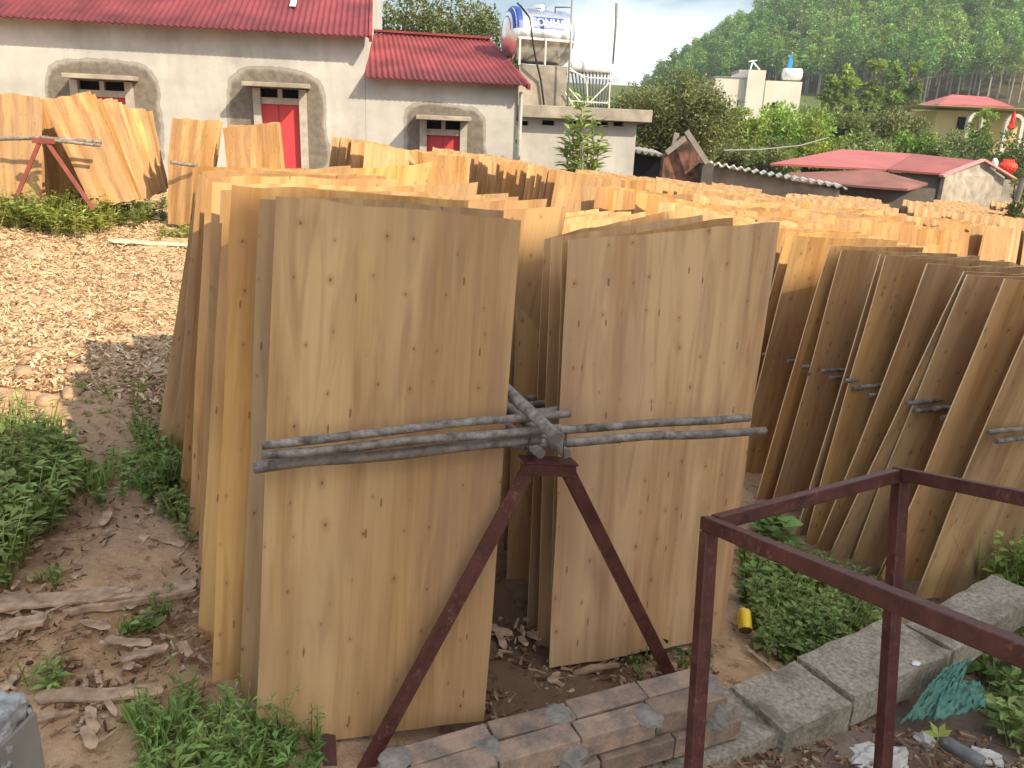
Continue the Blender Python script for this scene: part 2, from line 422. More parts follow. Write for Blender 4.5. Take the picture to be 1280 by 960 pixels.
# ------------------------------------------------------------------ veneer sheets
def sheet_mesh(TL, TR, BL, BR, nu=12, nv=12, bulge=0.0, wave=.004, wl=.16, curlL=0.0, curlR=0.0, twist=0.0, th=.0026, edge=.004, seed=None, local=False):
    """A thin bent wooden sheet through four corners; returns (verts, faces, uvs per face)."""
    rs = random.Random(seed if seed is not None else random.random())
    ph = rs.random()*6; o1 = rs.random()*100
    TL, TR, BL, BR = [Vector(p) for p in (TL, TR, BL, BR)]
    n = ((TR+BR-TL-BL).cross(TL+TR-BL-BR)).normalized()   # towards the viewer side (+u x +v)
    Wd = ((TR-TL).length + (BR-BL).length)/2; Hd = ((TL-BL).length + (TR-BR).length)/2
    P = []
    for j in range(nv+1):
        v = j/nv; row = []
        for i in range(nu+1):
            u = i/nu
            eu = edge*noise.noise(Vector((u*5, o1, v*1.0))) if j in (0, nv) else 0
            es = edge*.5*noise.noise(Vector((v*4, o1+9, 0))) if i in (0, nu) else 0
            p = (BL*(1-u)+BR*u)*(1-v) + (TL*(1-u)+TR*u)*v
            p = p + (TL-BL).normalized()*eu*2 + (TR-TL).normalized()*es*2
            dsp = bulge*(1-(2*v-1)**2)*.6 + bulge*math.sin(PI*u)*.4
            dsp += wave*math.sin(u*Wd/wl*2*PI + ph + v*1.2)*(.5+.5*noise.noise(Vector((u*2, v*1.5, o1))))
            dsp += wave*1.4*noise.noise(Vector((u*2.3+o1, v*1.8, 0)))
            dsp += curlL*max(0, 1-u/.38)**2 + curlR*max(0, (u-.7)/.3)**2 + twist*(u-.5)*(v-.5)*4
            row.append(p + n*dsp)
        P.append(row)
    V = []; Fc = []; UV = []
    for sgn in (1, -1):
        b0 = len(V)
        for j in range(nv+1):
            for i in range(nu+1): V.append(P[j][i] + n*(th/2*sgn))
        for j in range(nv):
            for i in range(nu):
                a = b0+j*(nu+1)+i; q = (a, a+1, a+nu+2, a+nu+1); uvq = [(i/nu*Wd, j/nv*Hd), ((i+1)/nu*Wd, j/nv*Hd), ((i+1)/nu*Wd, (j+1)/nv*Hd), (i/nu*Wd, (j+1)/nv*Hd)]
                if sgn < 0: q = q[::-1]; uvq = uvq[::-1]
                Fc.append(q); UV.append(uvq)
    rim = [(j, 0) for j in range(nv, -1, -1)] + [(0, i) for i in range(1, nu+1)] + [(j, nu) for j in range(1, nv+1)] + [(nv, i) for i in range(nu-1, 0, -1)]
    b0 = len(V)
    for (j, i) in rim: V.append(P[j][i]+n*th/2); V.append(P[j][i]-n*th/2)
    L = len(rim)
    for k in range(L):
        a = b0+2*k; b = b0+2*((k+1) % L); Fc.append((a, a+1, b+1, b)); UV.append([(0, k*.05), (.004, k*.05), (.004, k*.05+.05), (0, k*.05+.05)])
    return V, Fc, UV
def sheet_data(V, Fc, UV, off, wood=None):
    me = bpy.data.meshes.new('veneer_sheet'); me.from_pydata([tuple(v-off) for v in V], [], Fc)
    ul = me.uv_layers.new(name='UVMap'); k = 0
    for uvq in UV:
        for q in uvq: ul.data[k].uv = q; k += 1
    me.materials.append(wood or m_wood); me.materials.append(m_edge); me.polygons.foreach_set('use_smooth', [True]*len(Fc))
    me.polygons.foreach_set('material_index', [1 if abs(u[0][0]) < 1e-9 and abs(u[1][0]-.004) < 1e-9 else 0 for u in UV]); return me
NSHEET = 0
def sheet(TL, TR, BL, BR, label, group, **kw):
    global NSHEET; NSHEET += 1
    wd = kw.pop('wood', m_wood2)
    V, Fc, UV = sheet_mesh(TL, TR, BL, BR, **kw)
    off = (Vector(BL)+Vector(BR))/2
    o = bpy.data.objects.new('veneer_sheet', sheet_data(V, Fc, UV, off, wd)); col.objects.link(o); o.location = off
    return setp(o, label, 'wood sheet', group)
YAW = R(24)
def U(yaw=YAW, dz=0.0): return Vector((math.cos(yaw), math.sin(yaw), dz)).normalized()
AX = Vector((-.45, .893, 0))       # direction the racks run

G1 = 'veneer sheets on the left half of the near rack'
# --- near rack, left half
s0 = (at(344, 244, 1.86), at(650, 277, 1.98), at(319, 939, 1.50), at(605, 900, 1.62))
sheet(*s0, 'large knotty veneer sheet facing the viewer, frontmost on the left behind the grey poles', G1, wood=m_wood, nu=30, nv=40, wave=.0025, wl=.2, bulge=.006, seed=3)
Ls = [((324, 242, 1.90), (294, 962, 1.50), 'veneer sheet directly behind the big knotty front one, its left strip and low corner showing'),
      ((289, 229, 2.02), (261, 917, 1.62), 'brown veneer sheet with a wide smooth strip showing left of the front sheet'),
      ((280, 237, 2.15), (240, 905, 1.70), 'narrow veneer edge whose foot comes down just left of the wide brown strip'),
      ((266, 228, 2.42), (247, 748, 2.12), 'thin dark-sided veneer sheet ending above the lying plank, fourth behind the front sheet'),
      ((262, 222, 2.62), (228, 668, 2.45), 'veneer sheet with a pale edge ending beside the green weeds left of the near rack'),
      ((256, 215, 2.80), (221, 667, 2.55), 'orange veneer sheet on the left of the near rack, third from its back'),
      ((250, 216, 2.98), (213, 636, 2.78), 'bent orange veneer sheet ending above the leafy weed, second from the rack back'),
      ((244, 208, 3.35), (210, 556, 3.25), 'rearmost bent veneer sheet outlining the left edge of the near rack')]
Ls += [((272, 232, 2.28), (243, 890, 1.80), 'veneer sheet squeezed just behind the narrow edge, fifth in the near stack from the front'),
       ((259, 219, 2.50), (236, 700, 2.28), 'slim orange veneer sheet between the dark-sided and the pale-edged ones on the left'),
       ((253, 214, 2.70), (224, 668, 2.50), 'reddish veneer sheet hidden but for its edge, left side of the near rack'),
       ((248, 213, 3.08), (211, 610, 2.95), 'slightly bent veneer sheet just before the rearmost on the left edge')]
for i, (tl, bl, lab) in enumerate(Ls):
    a = at(tl[0], tl[1], tl[2]+.05); b = at(bl[0], bl[1], bl[2]+.03); u = U(R([17,14,22,16,24,18,26,22,12,25,17,24][i])); w_ = .62
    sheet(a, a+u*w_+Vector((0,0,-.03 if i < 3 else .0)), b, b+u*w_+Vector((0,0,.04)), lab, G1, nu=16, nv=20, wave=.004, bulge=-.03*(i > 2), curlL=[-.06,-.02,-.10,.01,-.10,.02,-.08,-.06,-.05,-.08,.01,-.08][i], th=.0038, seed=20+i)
# lit ones further back in the left half: top right corner, distance, lean
Ms = [((437, 210), 3.55, .62, 0, 'long pale veneer sheet lit yellow on top, back left in the near rack'),
      ((540, 207), 4.55, .60, 1, 'sun-bleached almost white veneer sheet glaring behind the near rack'),
      ((470, 222), 4.00, .62, 1, 'yellow sunlit veneer sheet with a rounded top left of the glaring white one'),
      ((595, 230), 4.10, .64, 1, 'slanted sunlit veneer sheet just right of the glaring white one'),
      ((631, 242), 3.75, .64, 0, 'orange-shaded veneer sheet top tucked between the lit ones behind the big front sheet'),
      ((642, 247), 3.45, .64, 1, 'pale yellow veneer sheet top, second lit one behind the big front sheet'),
      ((680, 250), 3.15, .62, 1, 'golden veneer sheet top whose corner rises behind the gap between the stacks'),
      ((702, 259), 2.88, .62, 1, 'small bright veneer sheet top closest behind the corner of the big front sheet')]
for i, (tr, y, w_, lit, lab) in enumerate(Ms):
    a = at(*tr, y); u = U(R(20+i % 3*4), .04); tl = a-u*w_
    hv = Vector((-.14, -.30, -1.19))*1.0
    if i < 4: hv = Vector((-.10, -.42, -1.13))
    if i in (1, 2): hv = Vector((-.10, -.66, -1.0))
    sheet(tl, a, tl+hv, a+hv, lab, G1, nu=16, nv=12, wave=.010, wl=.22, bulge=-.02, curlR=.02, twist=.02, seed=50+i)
# --- near rack, right half
G2 = 'veneer sheets on the right half of the near rack'
sheet(at(714, 300, 2.20), at(975, 277, 2.46), at(690, 838, 1.90), at(904, 796, 2.18), 'large grey-brown veneer sheet facing the viewer, frontmost on the right of the near rack', G2, wood=m_wood, nu=30, nv=36, wave=.005, wl=.11, bulge=-.008, curlL=-.015, seed=5)
Rs = [((704, 304, 2.27), (935, 270), 2.58, (689, 862, 1.96), 'veneer sheet right behind the right front one, its low left corner reaching the dirt'),
      ((691, 296, 2.42), (902, 265), 2.80, (672, 828, 2.02), 'orange-brown veneer sheet second behind the right front one, its top stepping out above'),
      ((682, 297, 2.62), (856, 261), 3.05, (660, 812, 2.10), 'dark narrow veneer sheet third behind the right front one'),
      ((652, 288, 2.85), (832, 262), 3.30, (632, 777, 2.32), 'reddish knotty veneer sheet seen in the gap between the two halves of the near rack'),
      ((655, 281, 3.05), (800, 262), 3.50, (627, 776, 2.45), 'shaded veneer sheet top, fifth back on the right half of the near rack'),
      ((657, 277, 3.30), (765, 263), 3.75, (628, 740, 2.7), 'shaded veneer sheet top, sixth back on the right half of the near rack'),
      ((658, 273, 3.60), (740, 262), 4.05, (630, 700, 3.0), 'rearmost shaded veneer sheet top on the right half of the near rack')]
for i, (tl, tr, ytr, bl, lab) in enumerate(Rs):
    a = at(*tl); c = at(*tr, ytr); b = at(*bl); u = (c-a).normalized(); u = u if i < 2 else (u+Vector((.15, .2, 0))).normalized()
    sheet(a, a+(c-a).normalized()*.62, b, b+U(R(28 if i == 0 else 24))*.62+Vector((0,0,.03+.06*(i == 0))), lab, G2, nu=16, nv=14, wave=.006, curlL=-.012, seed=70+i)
# --- second rack: the leaning row on the right
G3 = 'veneer sheets leaning in the row on the right'
Qs = [((1312, 362), (1148, 752), 2.64, 'wide tan veneer sheet nearest the viewer in the leaning row on the right'),
      ((1277, 353), (1118, 735), 2.72, 'veneer sheet with a broad pale curled edge, second in the leaning row on the right'),
      ((1265, 352), (1098, 722), 2.87, 'dark-faced veneer sheet, third in the leaning row on the right'),
      ((1227, 346), (1080, 712), 2.95, 'veneer sheet with a light rounded edge, fourth in the leaning row on the right'),
      ((1207, 340), (1036, 702), 3.02, 'broad shaded veneer sheet with a thin bright edge, fifth in the leaning row'),
      ((1173, 332), (1031, 695), 3.10, 'veneer sheet with a broad smooth tan face, sixth in the leaning row'),
      ((1120, 322), (1016, 688), 3.22, 'pale-edged veneer sheet, seventh in the leaning row'),
      ((1103, 319), (996, 672), 3.32, 'brown veneer sheet, eighth in the leaning row'),
      ((1064, 313), (972, 642), 3.52, 'thin veneer sheet with a lit lower edge, ninth in the leaning row'),
      ((1040, 307), (944, 634), 3.62, 'veneer sheet whose foot stands by the big weeds, tenth in the leaning row'),
      ((1001, 295), (925, 600), 3.95, 'veneer sheet with its upper half in full sun, eleventh in the leaning row'),
      ((985, 290), (905, 580), 4.15, 'red-brown veneer sheet just right of the near rack, last visible in the leaning row'),
      ((968, 285), (890, 560), 4.4, 'sunlit veneer sheet top peeking out right of the near rack edge')]
for i, (tl, bl, y, lab) in enumerate(Qs):
    a = at(*tl, y+.10); b = at(*bl, y-.02); u = U(R(15+(i*7) % 13))
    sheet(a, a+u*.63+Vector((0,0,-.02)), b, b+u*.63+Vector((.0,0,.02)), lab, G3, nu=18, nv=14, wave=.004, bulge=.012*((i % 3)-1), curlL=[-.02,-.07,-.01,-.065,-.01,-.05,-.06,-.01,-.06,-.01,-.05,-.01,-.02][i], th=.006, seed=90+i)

# --- generated racks
variants = []
for k in range(12):
    V, Fc, UV = sheet_mesh(Vector((-.31, 0, 1.27)), Vector((.31, 0, 1.27)), Vector((-.31, 0, 0)), Vector((.31, 0, 0)), nu=14, nv=7, wave=random.uniform(.006, .014), wl=random.choice((.13, .17, .22)), bulge=random.uniform(-.04, .04), curlL=random.uniform(-.03, .04), curlR=random.uniform(-.04, .03), twist=random.uniform(-.03, .03), edge=.012, seed=200+k)
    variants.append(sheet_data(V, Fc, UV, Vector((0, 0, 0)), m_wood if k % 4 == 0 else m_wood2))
def leaf_sheet(c, yaw, lean_back, lean_side, label, group):
    """c = middle of the foot; lean_back tips the top away, lean_side to the right."""
    global NSHEET; NSHEET += 1
    o = bpy.data.objects.new('veneer_sheet', random.choice(variants)); col.objects.link(o)
    o.matrix_world = Matrix.Translation(c) @ Matrix.Rotation(yaw, 4, 'Z') @ Matrix.Rotation(-lean_back, 4, 'X') @ Matrix.Rotation(lean_side, 4, 'Y')
    return setp(o, label, 'wood sheet', group)
stuffV = []
def row(front, n, half, step, label, group, yaw=R(24), lb=.08, ls=.14, stuff=False, jit=.5, ax=AX):
    """sheets one behind another from the front point along the rack; half = -1 left, +1 right."""
    for k in range(n):
        c = Vector(front) + ax*(k*step) + U(yaw)*(.36*half)
        if stuff:
            c.z = gz(c.x, c.y) - .02
            stuffV.append(Matrix.Translation(c) @ Matrix.Rotation(yaw+random.gauss(0, .06), 4, 'Z') @ Matrix.Rotation(-(lb+random.gauss(0, .04)), 4, 'X') @ Matrix.Rotation(ls+random.gauss(0, .03), 4, 'Y'))
            continue
        c.z = gz(c.x, c.y) - .02 + random.uniform(-.01, .012)
        leaf_sheet(c, yaw+random.gauss(0, .06)*jit, lb+random.gauss(0, .05)*jit, ls+random.gauss(0, .045)*jit, label, group)
# second rack behind the leaning row, and its right half
row((1.62+.05, 4.25, 0), 14, 0, .16, 'sunlit veneer sheet in the middle of the second rack, only its top showing', 'veneer sheets at the back of the second rack', lb=.15, ls=.1)
row((2.55, 3.9, 0), 16, 0, .15, 'veneer sheet top in the far half of the second rack at the right edge', 'veneer sheets on the far half of the second rack', lb=.2, ls=.05)
# racks beyond the aisle: px of the axis at the top, distance
far = [('before the small red shutter', 513, 9.5, 14, 6, 1),
       ('before the concrete outhouse', 744, 9.7, 30, 8, 1),
       ('before the brick ruin', 932, 9.9, 20, 7, 1),
       ('before the low rusty roof', 1081, 10.0, 15, 7, 1),
       ('before the grey gable shed', 1231, 10.0, 12, 7, 1)]
for nm, px, y, nl, nr, k in far:
    p = at(px, 230, y)
    row((p.x, p.y, 0), nl, -1, .13, 'thin veneer sheet in the packed row %s' % nm, 'veneer sheets packed in a far row %s' % nm, ls=.16)
    row((p.x+.02, p.y-.12, 0), nr, 1, .16, 'veneer sheet on the right half of the far rack %s' % nm, 'veneer sheets on the right half of the far rack %s' % nm, ls=.03, lb=.05)
# a closer row filling the middle ground right of the near rack
p = at(1160, 300, 6.6)
row((p.x, p.y, 0), 12, -1, .2, 'veneer sheet in the half-lit rack behind the leaning row', 'veneer sheets in the half-lit rack behind the leaning row', lb=.18, ls=.1)
row((p.x, p.y, 0), 12, 1, .2, 'veneer sheet on the right side of the half-lit rack behind the leaning row', 'veneer sheets right side of the half-lit rack', lb=.15, ls=.05)
# column at the left, before the red door
def quadsheets(F, B, n, labels, group, cur=None):
    for i in range(n):
        k = i/max(1, n-1)
        pts = []
        for a, b in zip(F, B):
            s = [a[j]*(1-k)+b[j]*k for j in range(3)]
            pts.append(at(s[0]+random.uniform(-1.5, 1.5), s[1]+random.uniform(-2.5, 2.5), s[2]))
        sheet(*pts, labels(i, n), group, nu=14, nv=8, wave=.012, wl=.15, th=.004, edge=.012, seed=300+i+int(F[0][0]), **(cur or {}))
gE = 'veneer sheets on the small rack before the red door'
quadsheets([(215, 146, 8.9), (276, 152, 8.8), (209, 282, 8.7), (258, 282, 8.6)], [(222, 150, 9.8), (280, 154, 9.8), (226, 268, 9.6), (266, 270, 9.6)], 4,
    lambda i, n: ['bowed orange veneer sheet standing frontmost before the grey wall, left of the red door', 'bowed veneer sheet second on the left half of the small rack by the red door', 'bowed veneer sheet third on the left half of the small rack by the red door', 'rearmost bowed veneer sheet on the left half of the small rack by the red door'][i], gE, dict(bulge=.05))
quadsheets([(277, 158, 8.9), (347, 156, 9.0), (290, 280, 8.7), (345, 275, 8.8)], [(300, 158, 9.9), (350, 156, 10.0), (315, 270, 9.7), (362, 262, 9.8)], 5,
    lambda i, n: ['wavy golden veneer sheet leaning right before the red door', 'veneer sheet second behind the wavy golden one before the red door', 'veneer sheet third behind the wavy golden one before the red door', 'veneer sheet fourth behind the wavy golden one before the red door', 'rearmost veneer sheet behind the wavy golden one before the red door'][i], gE, dict(bulge=-.03))
# far left rack with the A-frame
gD = 'veneer sheets fanned out on the far left rack'
def labD(i, n):
    if i == 0: return 'frontmost wavy golden veneer sheet of the fan right of the red A-frame at far left'
    if i == n-1: return 'rearmost sunlit veneer sheet of the fan at far left, beside the gap'
    return 'leaning veneer sheet inside the sunlit fan on the far left rack'
quadsheets([(52, 124, 8.5), (114, 116, 8.7), (116, 259, 8.3), (170, 252, 8.5)], [(150, 146, 10.0), (190, 141, 10.2), (176, 246, 9.8), (212, 236, 10.0)], 13, labD, gD)
quadsheets([(-22, 114, 8.4), (50, 122, 8.5), (-20, 246, 8.2), (54, 246, 8.3)], [(-16, 117, 8.9), (50, 124, 9.0), (-14, 244, 8.7), (62, 244, 8.8)], 3,
    lambda i, n: ['smooth orange veneer sheet left of the red A-frame at far left', 'veneer sheet second on the left side of the far left A-frame', 'veneer sheet third on the left side of the far left A-frame'][i], gD)
quadsheets([(40, 128, 9.0), (98, 126, 9.1), (44, 246, 8.9), (104, 246, 9.0)], [(42, 130, 9.3), (100, 128, 9.4), (46, 244, 9.2), (106, 244, 9.3)], 2,
    lambda i, n: ['shaded veneer sheet filling the gap behind the red A-frame at far left', 'second shaded veneer sheet deep in the gap behind the far left A-frame'][i], gD)
# everything farther still: one mass
for j in range(9):
    for i in range(5):
        row((3.2+i*2.6+j*.55, 13.2+j*1.5, 0), 9, -1, .17, '', '', stuff=True)
        row((3.2+i*2.6+j*.55, 13.2+j*1.5, 0), 9, 1, .17, '', '', stuff=True, ls=.03)
for i, px in enumerate((600, 660, 790, 850, 960, 1010)):
    p = at(px, 220, 12.0)
    row((p.x, p.y, 0), 10, 0, .18, '', '', stuff=True)
sv = []; sf = []; suv = []
for Mx in stuffV:
    me = variants[random.randrange(4)]; b0 = len(sv)
    sv += [Mx @ v.co for v in me.vertices]
    sf += [tuple(b0+i for i in pl.vertices) for pl in me.polygons]
    ul = me.uv_layers[0].data; suv += [ul[li].uv.copy() for pl in me.polygons for li in pl.loop_indices]
me = bpy.data.meshes.new('distant_veneer_sheets'); me.from_pydata([tuple(v) for v in sv], [], sf)
ul = me.uv_layers.new(name='UVMap')
for k, q in enumerate(suv): ul.data[k].uv = q
me.materials.append(m_wood); o = bpy.data.objects.new('distant_veneer_sheets', me); col.objects.link(o)
setp(o, 'mass of orange veneer sheets drying in rows far off before the sheds', 'wood sheets', None, 'stuff')
print('SHEETS', NSHEET, 'stuff', len(stuffV))

# ------------------------------------------------------------------ poles
def pole(p0, p1, r, label, group, r2=None, bend=.006, seg=10):
    p0 = Vector(p0); p1 = Vector(p1); n = 14; rr = []; pts = []; o1 = random.random()*90
    for i in range(n+1):
        t_ = i/n; p = p0.lerp(p1, t_)
        p = p + Vector((noise.noise(Vector((o1, t_*3, 0))), noise.noise(Vector((o1, t_*3, 7))), noise.noise(Vector((o1+5, t_*3, 0)))))*bend
        pts.append(p); rr.append((r*(1-t_)+(r2 or r)*t_)*(1+.07*noise.noise(Vector((o1, t_*9, 2)))))
    m = MB(); m.tube(pts, rr, seg, rough=.12)
    for i in range(2): m.m[-1-i] = 1
    o = m.build('wooden_pole', [m_pole, m_poleend], smooth=False)
    me = o.data
    for pl in me.polygons: pl.use_smooth = len(pl.vertices) == 4
    return setp(o, label, 'pole', group)
gP = 'grey poles clamping the near rack'
pole(at(317, 585, 1.62), at(676, 549, 1.80), .0135, 'lowest and thickest grey pole across the left front sheet', gP, .012)
pole(at(327, 569, 1.60), at(700, 535, 1.80), .0105, 'middle grey pole across the left front sheet', gP)
pole(at(327, 556, 1.61), at(712, 515, 1.83), .0105, 'upper grey pole across the left front sheet', gP)
pole(at(640, 556, 1.82), at(956, 539, 2.12), .0125, 'longest grey pole across the right front sheet, reaching past its edge', gP, .0115)
pole(at(655, 541, 1.87), at(936, 522, 2.16), .0115, 'shorter upper grey pole across the right front sheet', gP)
gL = 'lengthwise poles along the near rack'
dirL = AX*3.2
pa = at(699, 550, 1.66); pole(pa, pa+dirL+Vector((.15, 0, .30)), .0150, 'upper lengthwise pole end sticking out over the trestle top', gL, .014)
pa = at(677, 568, 1.77); pole(pa, pa+dirL+Vector((0, 0, .12)), .0125, 'short lengthwise pole end at the left on the trestle plate', gL)
pa = at(708, 567, 1.78); pole(pa, pa+dirL+Vector((0, 0, .12)), .0130, 'lower lengthwise pole end at the right on the trestle plate', gL)
for i, (px, py, y) in enumerate(((690, 512, 2.12), (688, 503, 2.3), (686, 497, 2.5))):
    b = at(px, py, y); pole(b-U(R(24))*.45, b+U(R(24))*.05, .011, ['grey cross pole right behind the near trestle top', 'grey cross pole second behind the near trestle top', 'thin grey cross pole farthest back in the gap'][i], 'cross poles deeper in the near rack')
# stubs between the sheets of the leaning row
stubs = [(1236, 541, 2.70, 'pair'), (1196, 521, 2.79, ''), (1168, 512, 2.85, ''), (1134, 504, 2.93, ''), (1104, 493, 3.0, ''), (1076, 484, 3.08, ''), (1056, 476, 3.2, ''), (1026, 464, 3.3, ''), (1001, 459, 3.5, ''), (985, 451, 3.6, ''), (954, 443, 3.9, '')]
wrd = ['first', 'second', 'third', 'fourth', 'fifth', 'sixth', 'seventh', 'eighth', 'ninth', 'tenth', 'eleventh']
for i, (px, py, y, _) in enumerate(stubs):
    best = -1e9
    for (qa, qb, qy, _l) in Qs:
        e_ = qa[0]+(qb[0]-qa[0])*(py-qa[1])/(qb[1]-qa[1])
        if best < e_ <= px+4: best = e_; y = qy+.045
    for q, (dx, dy) in enumerate(((0, 0), (9, 11))):
        b = at(px+dx, py+dy*min(1, 2.9/y), y-.05)
        pole(b, b+U(R(20))*.5, .010, '%s pole stub of the %s pair in the leaning row, counting from its near end' % (('upper', 'lower')[q], wrd[i]), 'pole stubs in the leaning row')
# far pole pair at the left rack and the small rack
gF = 'poles across the far left rack'
pole(at(-20, 174, 8.1), at(60, 172, 8.15), .02, 'pole running left from the far A-frame top', gF)
pole(at(50, 172, 8.1), at(127, 178, 8.3), .02, 'upper pole running right from the far A-frame top', gF)
pole(at(56, 175, 8.05), at(126, 181.5, 8.25), .018, 'lower pole running right from the far A-frame top', gF)
pole(at(213, 203, 8.55), at(246, 207, 8.6), .02, 'short thin pole across the bowed sheet left of the red door', None)

# ------------------------------------------------------------------ trestles
def angle_bar(m, p0, p1, w, th, up):
    """an L section: two thin flats along the line."""
    d = (Vector(p1)-Vector(p0)).normalized(); s_ = d.cross(Vector(up)).normalized(); u_ = s_.cross(d).normalized()
    m.box((Vector(p0)+Vector(p1))/2, (Vector(p1)-Vector(p0)).length, w, th, d, s_, u_)
    m.box((Vector(p0)+Vector(p1))/2 + s_*(w/2-th/2-.0005) - u_*(w/2), (Vector(p1)-Vector(p0)).length, th, w-th-.001, d, s_, u_)
tl_ = at(664, 586, 1.77); tr_ = at(707, 588, 1.80)
fl = gp(452, 962); fr = gp(846, 856); fl.z -= .02; fr.z -= .01
T = empty('steel_trestle', ((fl+fr)/2), 'dark red steel A-frame trestle holding the poles of the near rack', 'trestle')
nrm = Vector((.3, -.95, 0))
m = MB(); angle_bar(m, fl, tl_+Vector((0, 0, .012)), .040, .005, nrm); m.build('leg', m_steel, T)
m = MB(); angle_bar(m, tr_+Vector((0, 0, .012)), fr, .034, .005, nrm); m.build('leg', m_steel, T)
m = MB(); pc = (tl_+tr_)/2; m.box(pc+Vector((-.0, -.007, 0)), (tr_-tl_).length+.055, .006, .028, tr_-tl_, None, (0, 0, 1)); m.box(pc+Vector((0, .02, .016)), (tr_-tl_).length+.05, .05, .005, tr_-tl_, None, (0, 0, 1)); m.build('top_plate', m_steel, T)
m = MB(); f3 = gp(412, 926); angle_bar(m, f3+Vector((.03, -.12, -.02)), f3+Vector((-.01, .03, .03)), .032, .005, nrm); m.build('brace', m_steel, T)
m = MB(); f4 = gp(812, 822); m.box(f4+Vector((0, .0, .03)), .10, .006, .09, (1, .3, -.6), None, (.3, 0, 1)); m.build('foot_plate', m_black, T)
m = MB()
for pp in (at(662, 562, 1.78), at(706, 556, 1.78)):
    m.tube([pp+Vector((math.cos(a)*.004, math.cos(a)*.02, math.sin(a)*.03)) for a in [k*PI/5 for k in range(11)]], .0015, 5)
m.build('binding_wire', m_black, T)
# rear trestle of the near rack
b = at(655, 560, 3.2); z0 = gz(b.x, b.y)
T2 = empty('steel_trestle', (b.x, b.y, z0), 'rear steel trestle half hidden inside the near rack', 'trestle')
for s_ in (-1, 1):
    m = MB(); angle_bar(m, Vector((b.x, b.y, z0))+U()*.42*s_+Vector((0,0,-.02)), Vector((b.x, b.y, z0+.7))+U()*.04*s_, .038, .005, nrm); m.build('leg', m_steel, T2)
m = MB(); m.box((b.x, b.y, z0+.7), .14, .05, .012, U()); m.build('top_plate', m_steel, T2)
# far left A-frame
a0 = at(54, 176, 8.0)
gl = at(22, 243, 7.95); gr = at(117, 262, 7.95)
T3 = empty('steel_trestle', ((gl+gr)/2), 'small red A-frame trestle standing in the weeds at far left', 'trestle')
m = MB(); m.bar(gl, a0+Vector((-.03, 0, 0)), .035, .03, nrm); m.build('leg', m_steel_far, T3)
m = MB(); m.bar(gr, a0+Vector((.03, 0, 0)), .035, .03, nrm); m.build('leg', m_steel_far, T3)
m = MB(); m.box(a0, .2, .05, .05); m.build('top_plate', m_steel_far, T3)

# ------------------------------------------------------------------ steel frame in the foreground
def cp(x, y, z): return CAM + RT*x - UP*y + FWD*z
P1 = cp(.403, .286, 1.6); P2 = cp(.893, .206, 1.80)
Bd = (RT*.28 - UP*.04 - FWD*1.0)
P4 = P1 + Bd*.95; P3 = P2 + Bd*.95
legd = (-UP*1.0 - RT*.072 - FWD*.02).normalized()
Fz = empty('steel_rack', (P1+P3)/2 + legd*.8, 'open dark red steel frame with square tubes at the lower right', 'steel rack')
tw = .029
nB = Bd.normalized().cross(legd).normalized()
def rail(p, q): m = MB(); d = (q-p).normalized(); m.bar(p-d*0, q, tw, tw, -legd); return m.build('rail', m_steel, Fz, bevel=.0025)
dA = (P2-P1).normalized(); dB = Bd.normalized(); h = tw/2
rail(P1+dA*(h+.001), P2-dA*(h+.001)); rail(P1-dB*h, P4+dB*h); rail(P2-dB*h, P3+dB*h); rail(P4+dA*(h+.001), P3-dA*(h+.001))
for p in (P1, P2, P3, P4):
    q = p + legd*1.0
    L_ = .9
    for k in range(40):
        L_ = .4+k*.02; q = p+legd*L_
        if q.z < gz(q.x, q.y)-.01: break
    m = MB(); m.bar(p+legd*(h+.001), q, tw, tw, nB); m.build('leg', m_steel, Fz, bevel=.0025)
# ------------------------------------------------------------------ low brick wall and kerb
def ground_frame(p, q):
    d = (q-p); d.z = 0; L = d.length; d.normalize(); n = Vector((-d.y, d.x, 0)); return d, n, L
bw0 = atz(505, 985, .10); bw1 = atz(905, 868, .10)   # top front edge of the brick wall
d, nn_, L = ground_frame(bw0, bw1)
BW = empty('low_brick_wall', Vector(((bw0.x+bw1.x)/2, (bw0.y+bw1.y)/2, gz(bw0.x, bw0.y))), 'low broken wall of pinkish bricks and grey mortar at the foot of the trestle', 'brick wall')
mo = MB()
nb = 4
for c in range(2):
    z0 = -.035 + c*.068
    for r_ in range(2):
        for k in range(nb):
            bl = .205; x0 = .012 + k*(L/nb) + (.05 if c == 0 else 0) + (.02 if r_ else 0); y0 = -.004 + r_*.070 - (.015 if c == 0 and r_ == 0 else 0)
            if x0+bl > L+.09: continue
            m = MB(); cc = bw0 + d*(x0+bl/2) + nn_*(y0+.033) ; cc.z = z0+.030+random.uniform(-.003, .003)+(.0 if r_ else 0)
            dd = Matrix.Rotation(random.uniform(-.03, .03), 3, 'Z') @ d
            m.box(cc, bl, .064, .060, dd, None, (random.uniform(-.02, .02), random.uniform(-.02, .02), 1))
            o = m.build('brick', m_brick, BW, bevel=.004)
    
for k in range(14):      # mortar squeezed out between and over the bricks
    x0 = (k % 5)*(L/nb) + random.uniform(-.012, .012); r_ = k % 3
    cc = bw0 + d*x0 + nn_*(.035+.04*(r_-.6)) ; cc.z = .090 if k < 6 else .03
    mo.blob(cc, .026+random.random()*.02, .040, .007 if k < 6 else .045, math.atan2(d.y, d.x), 14, 9, .22)
core = bw0 + d*(L/2) + nn_*.066; core.z = .028
mo.box(core, L*.98, .115, .10, d)
mo.build('mortar', m_mortar, BW, bevel=0)
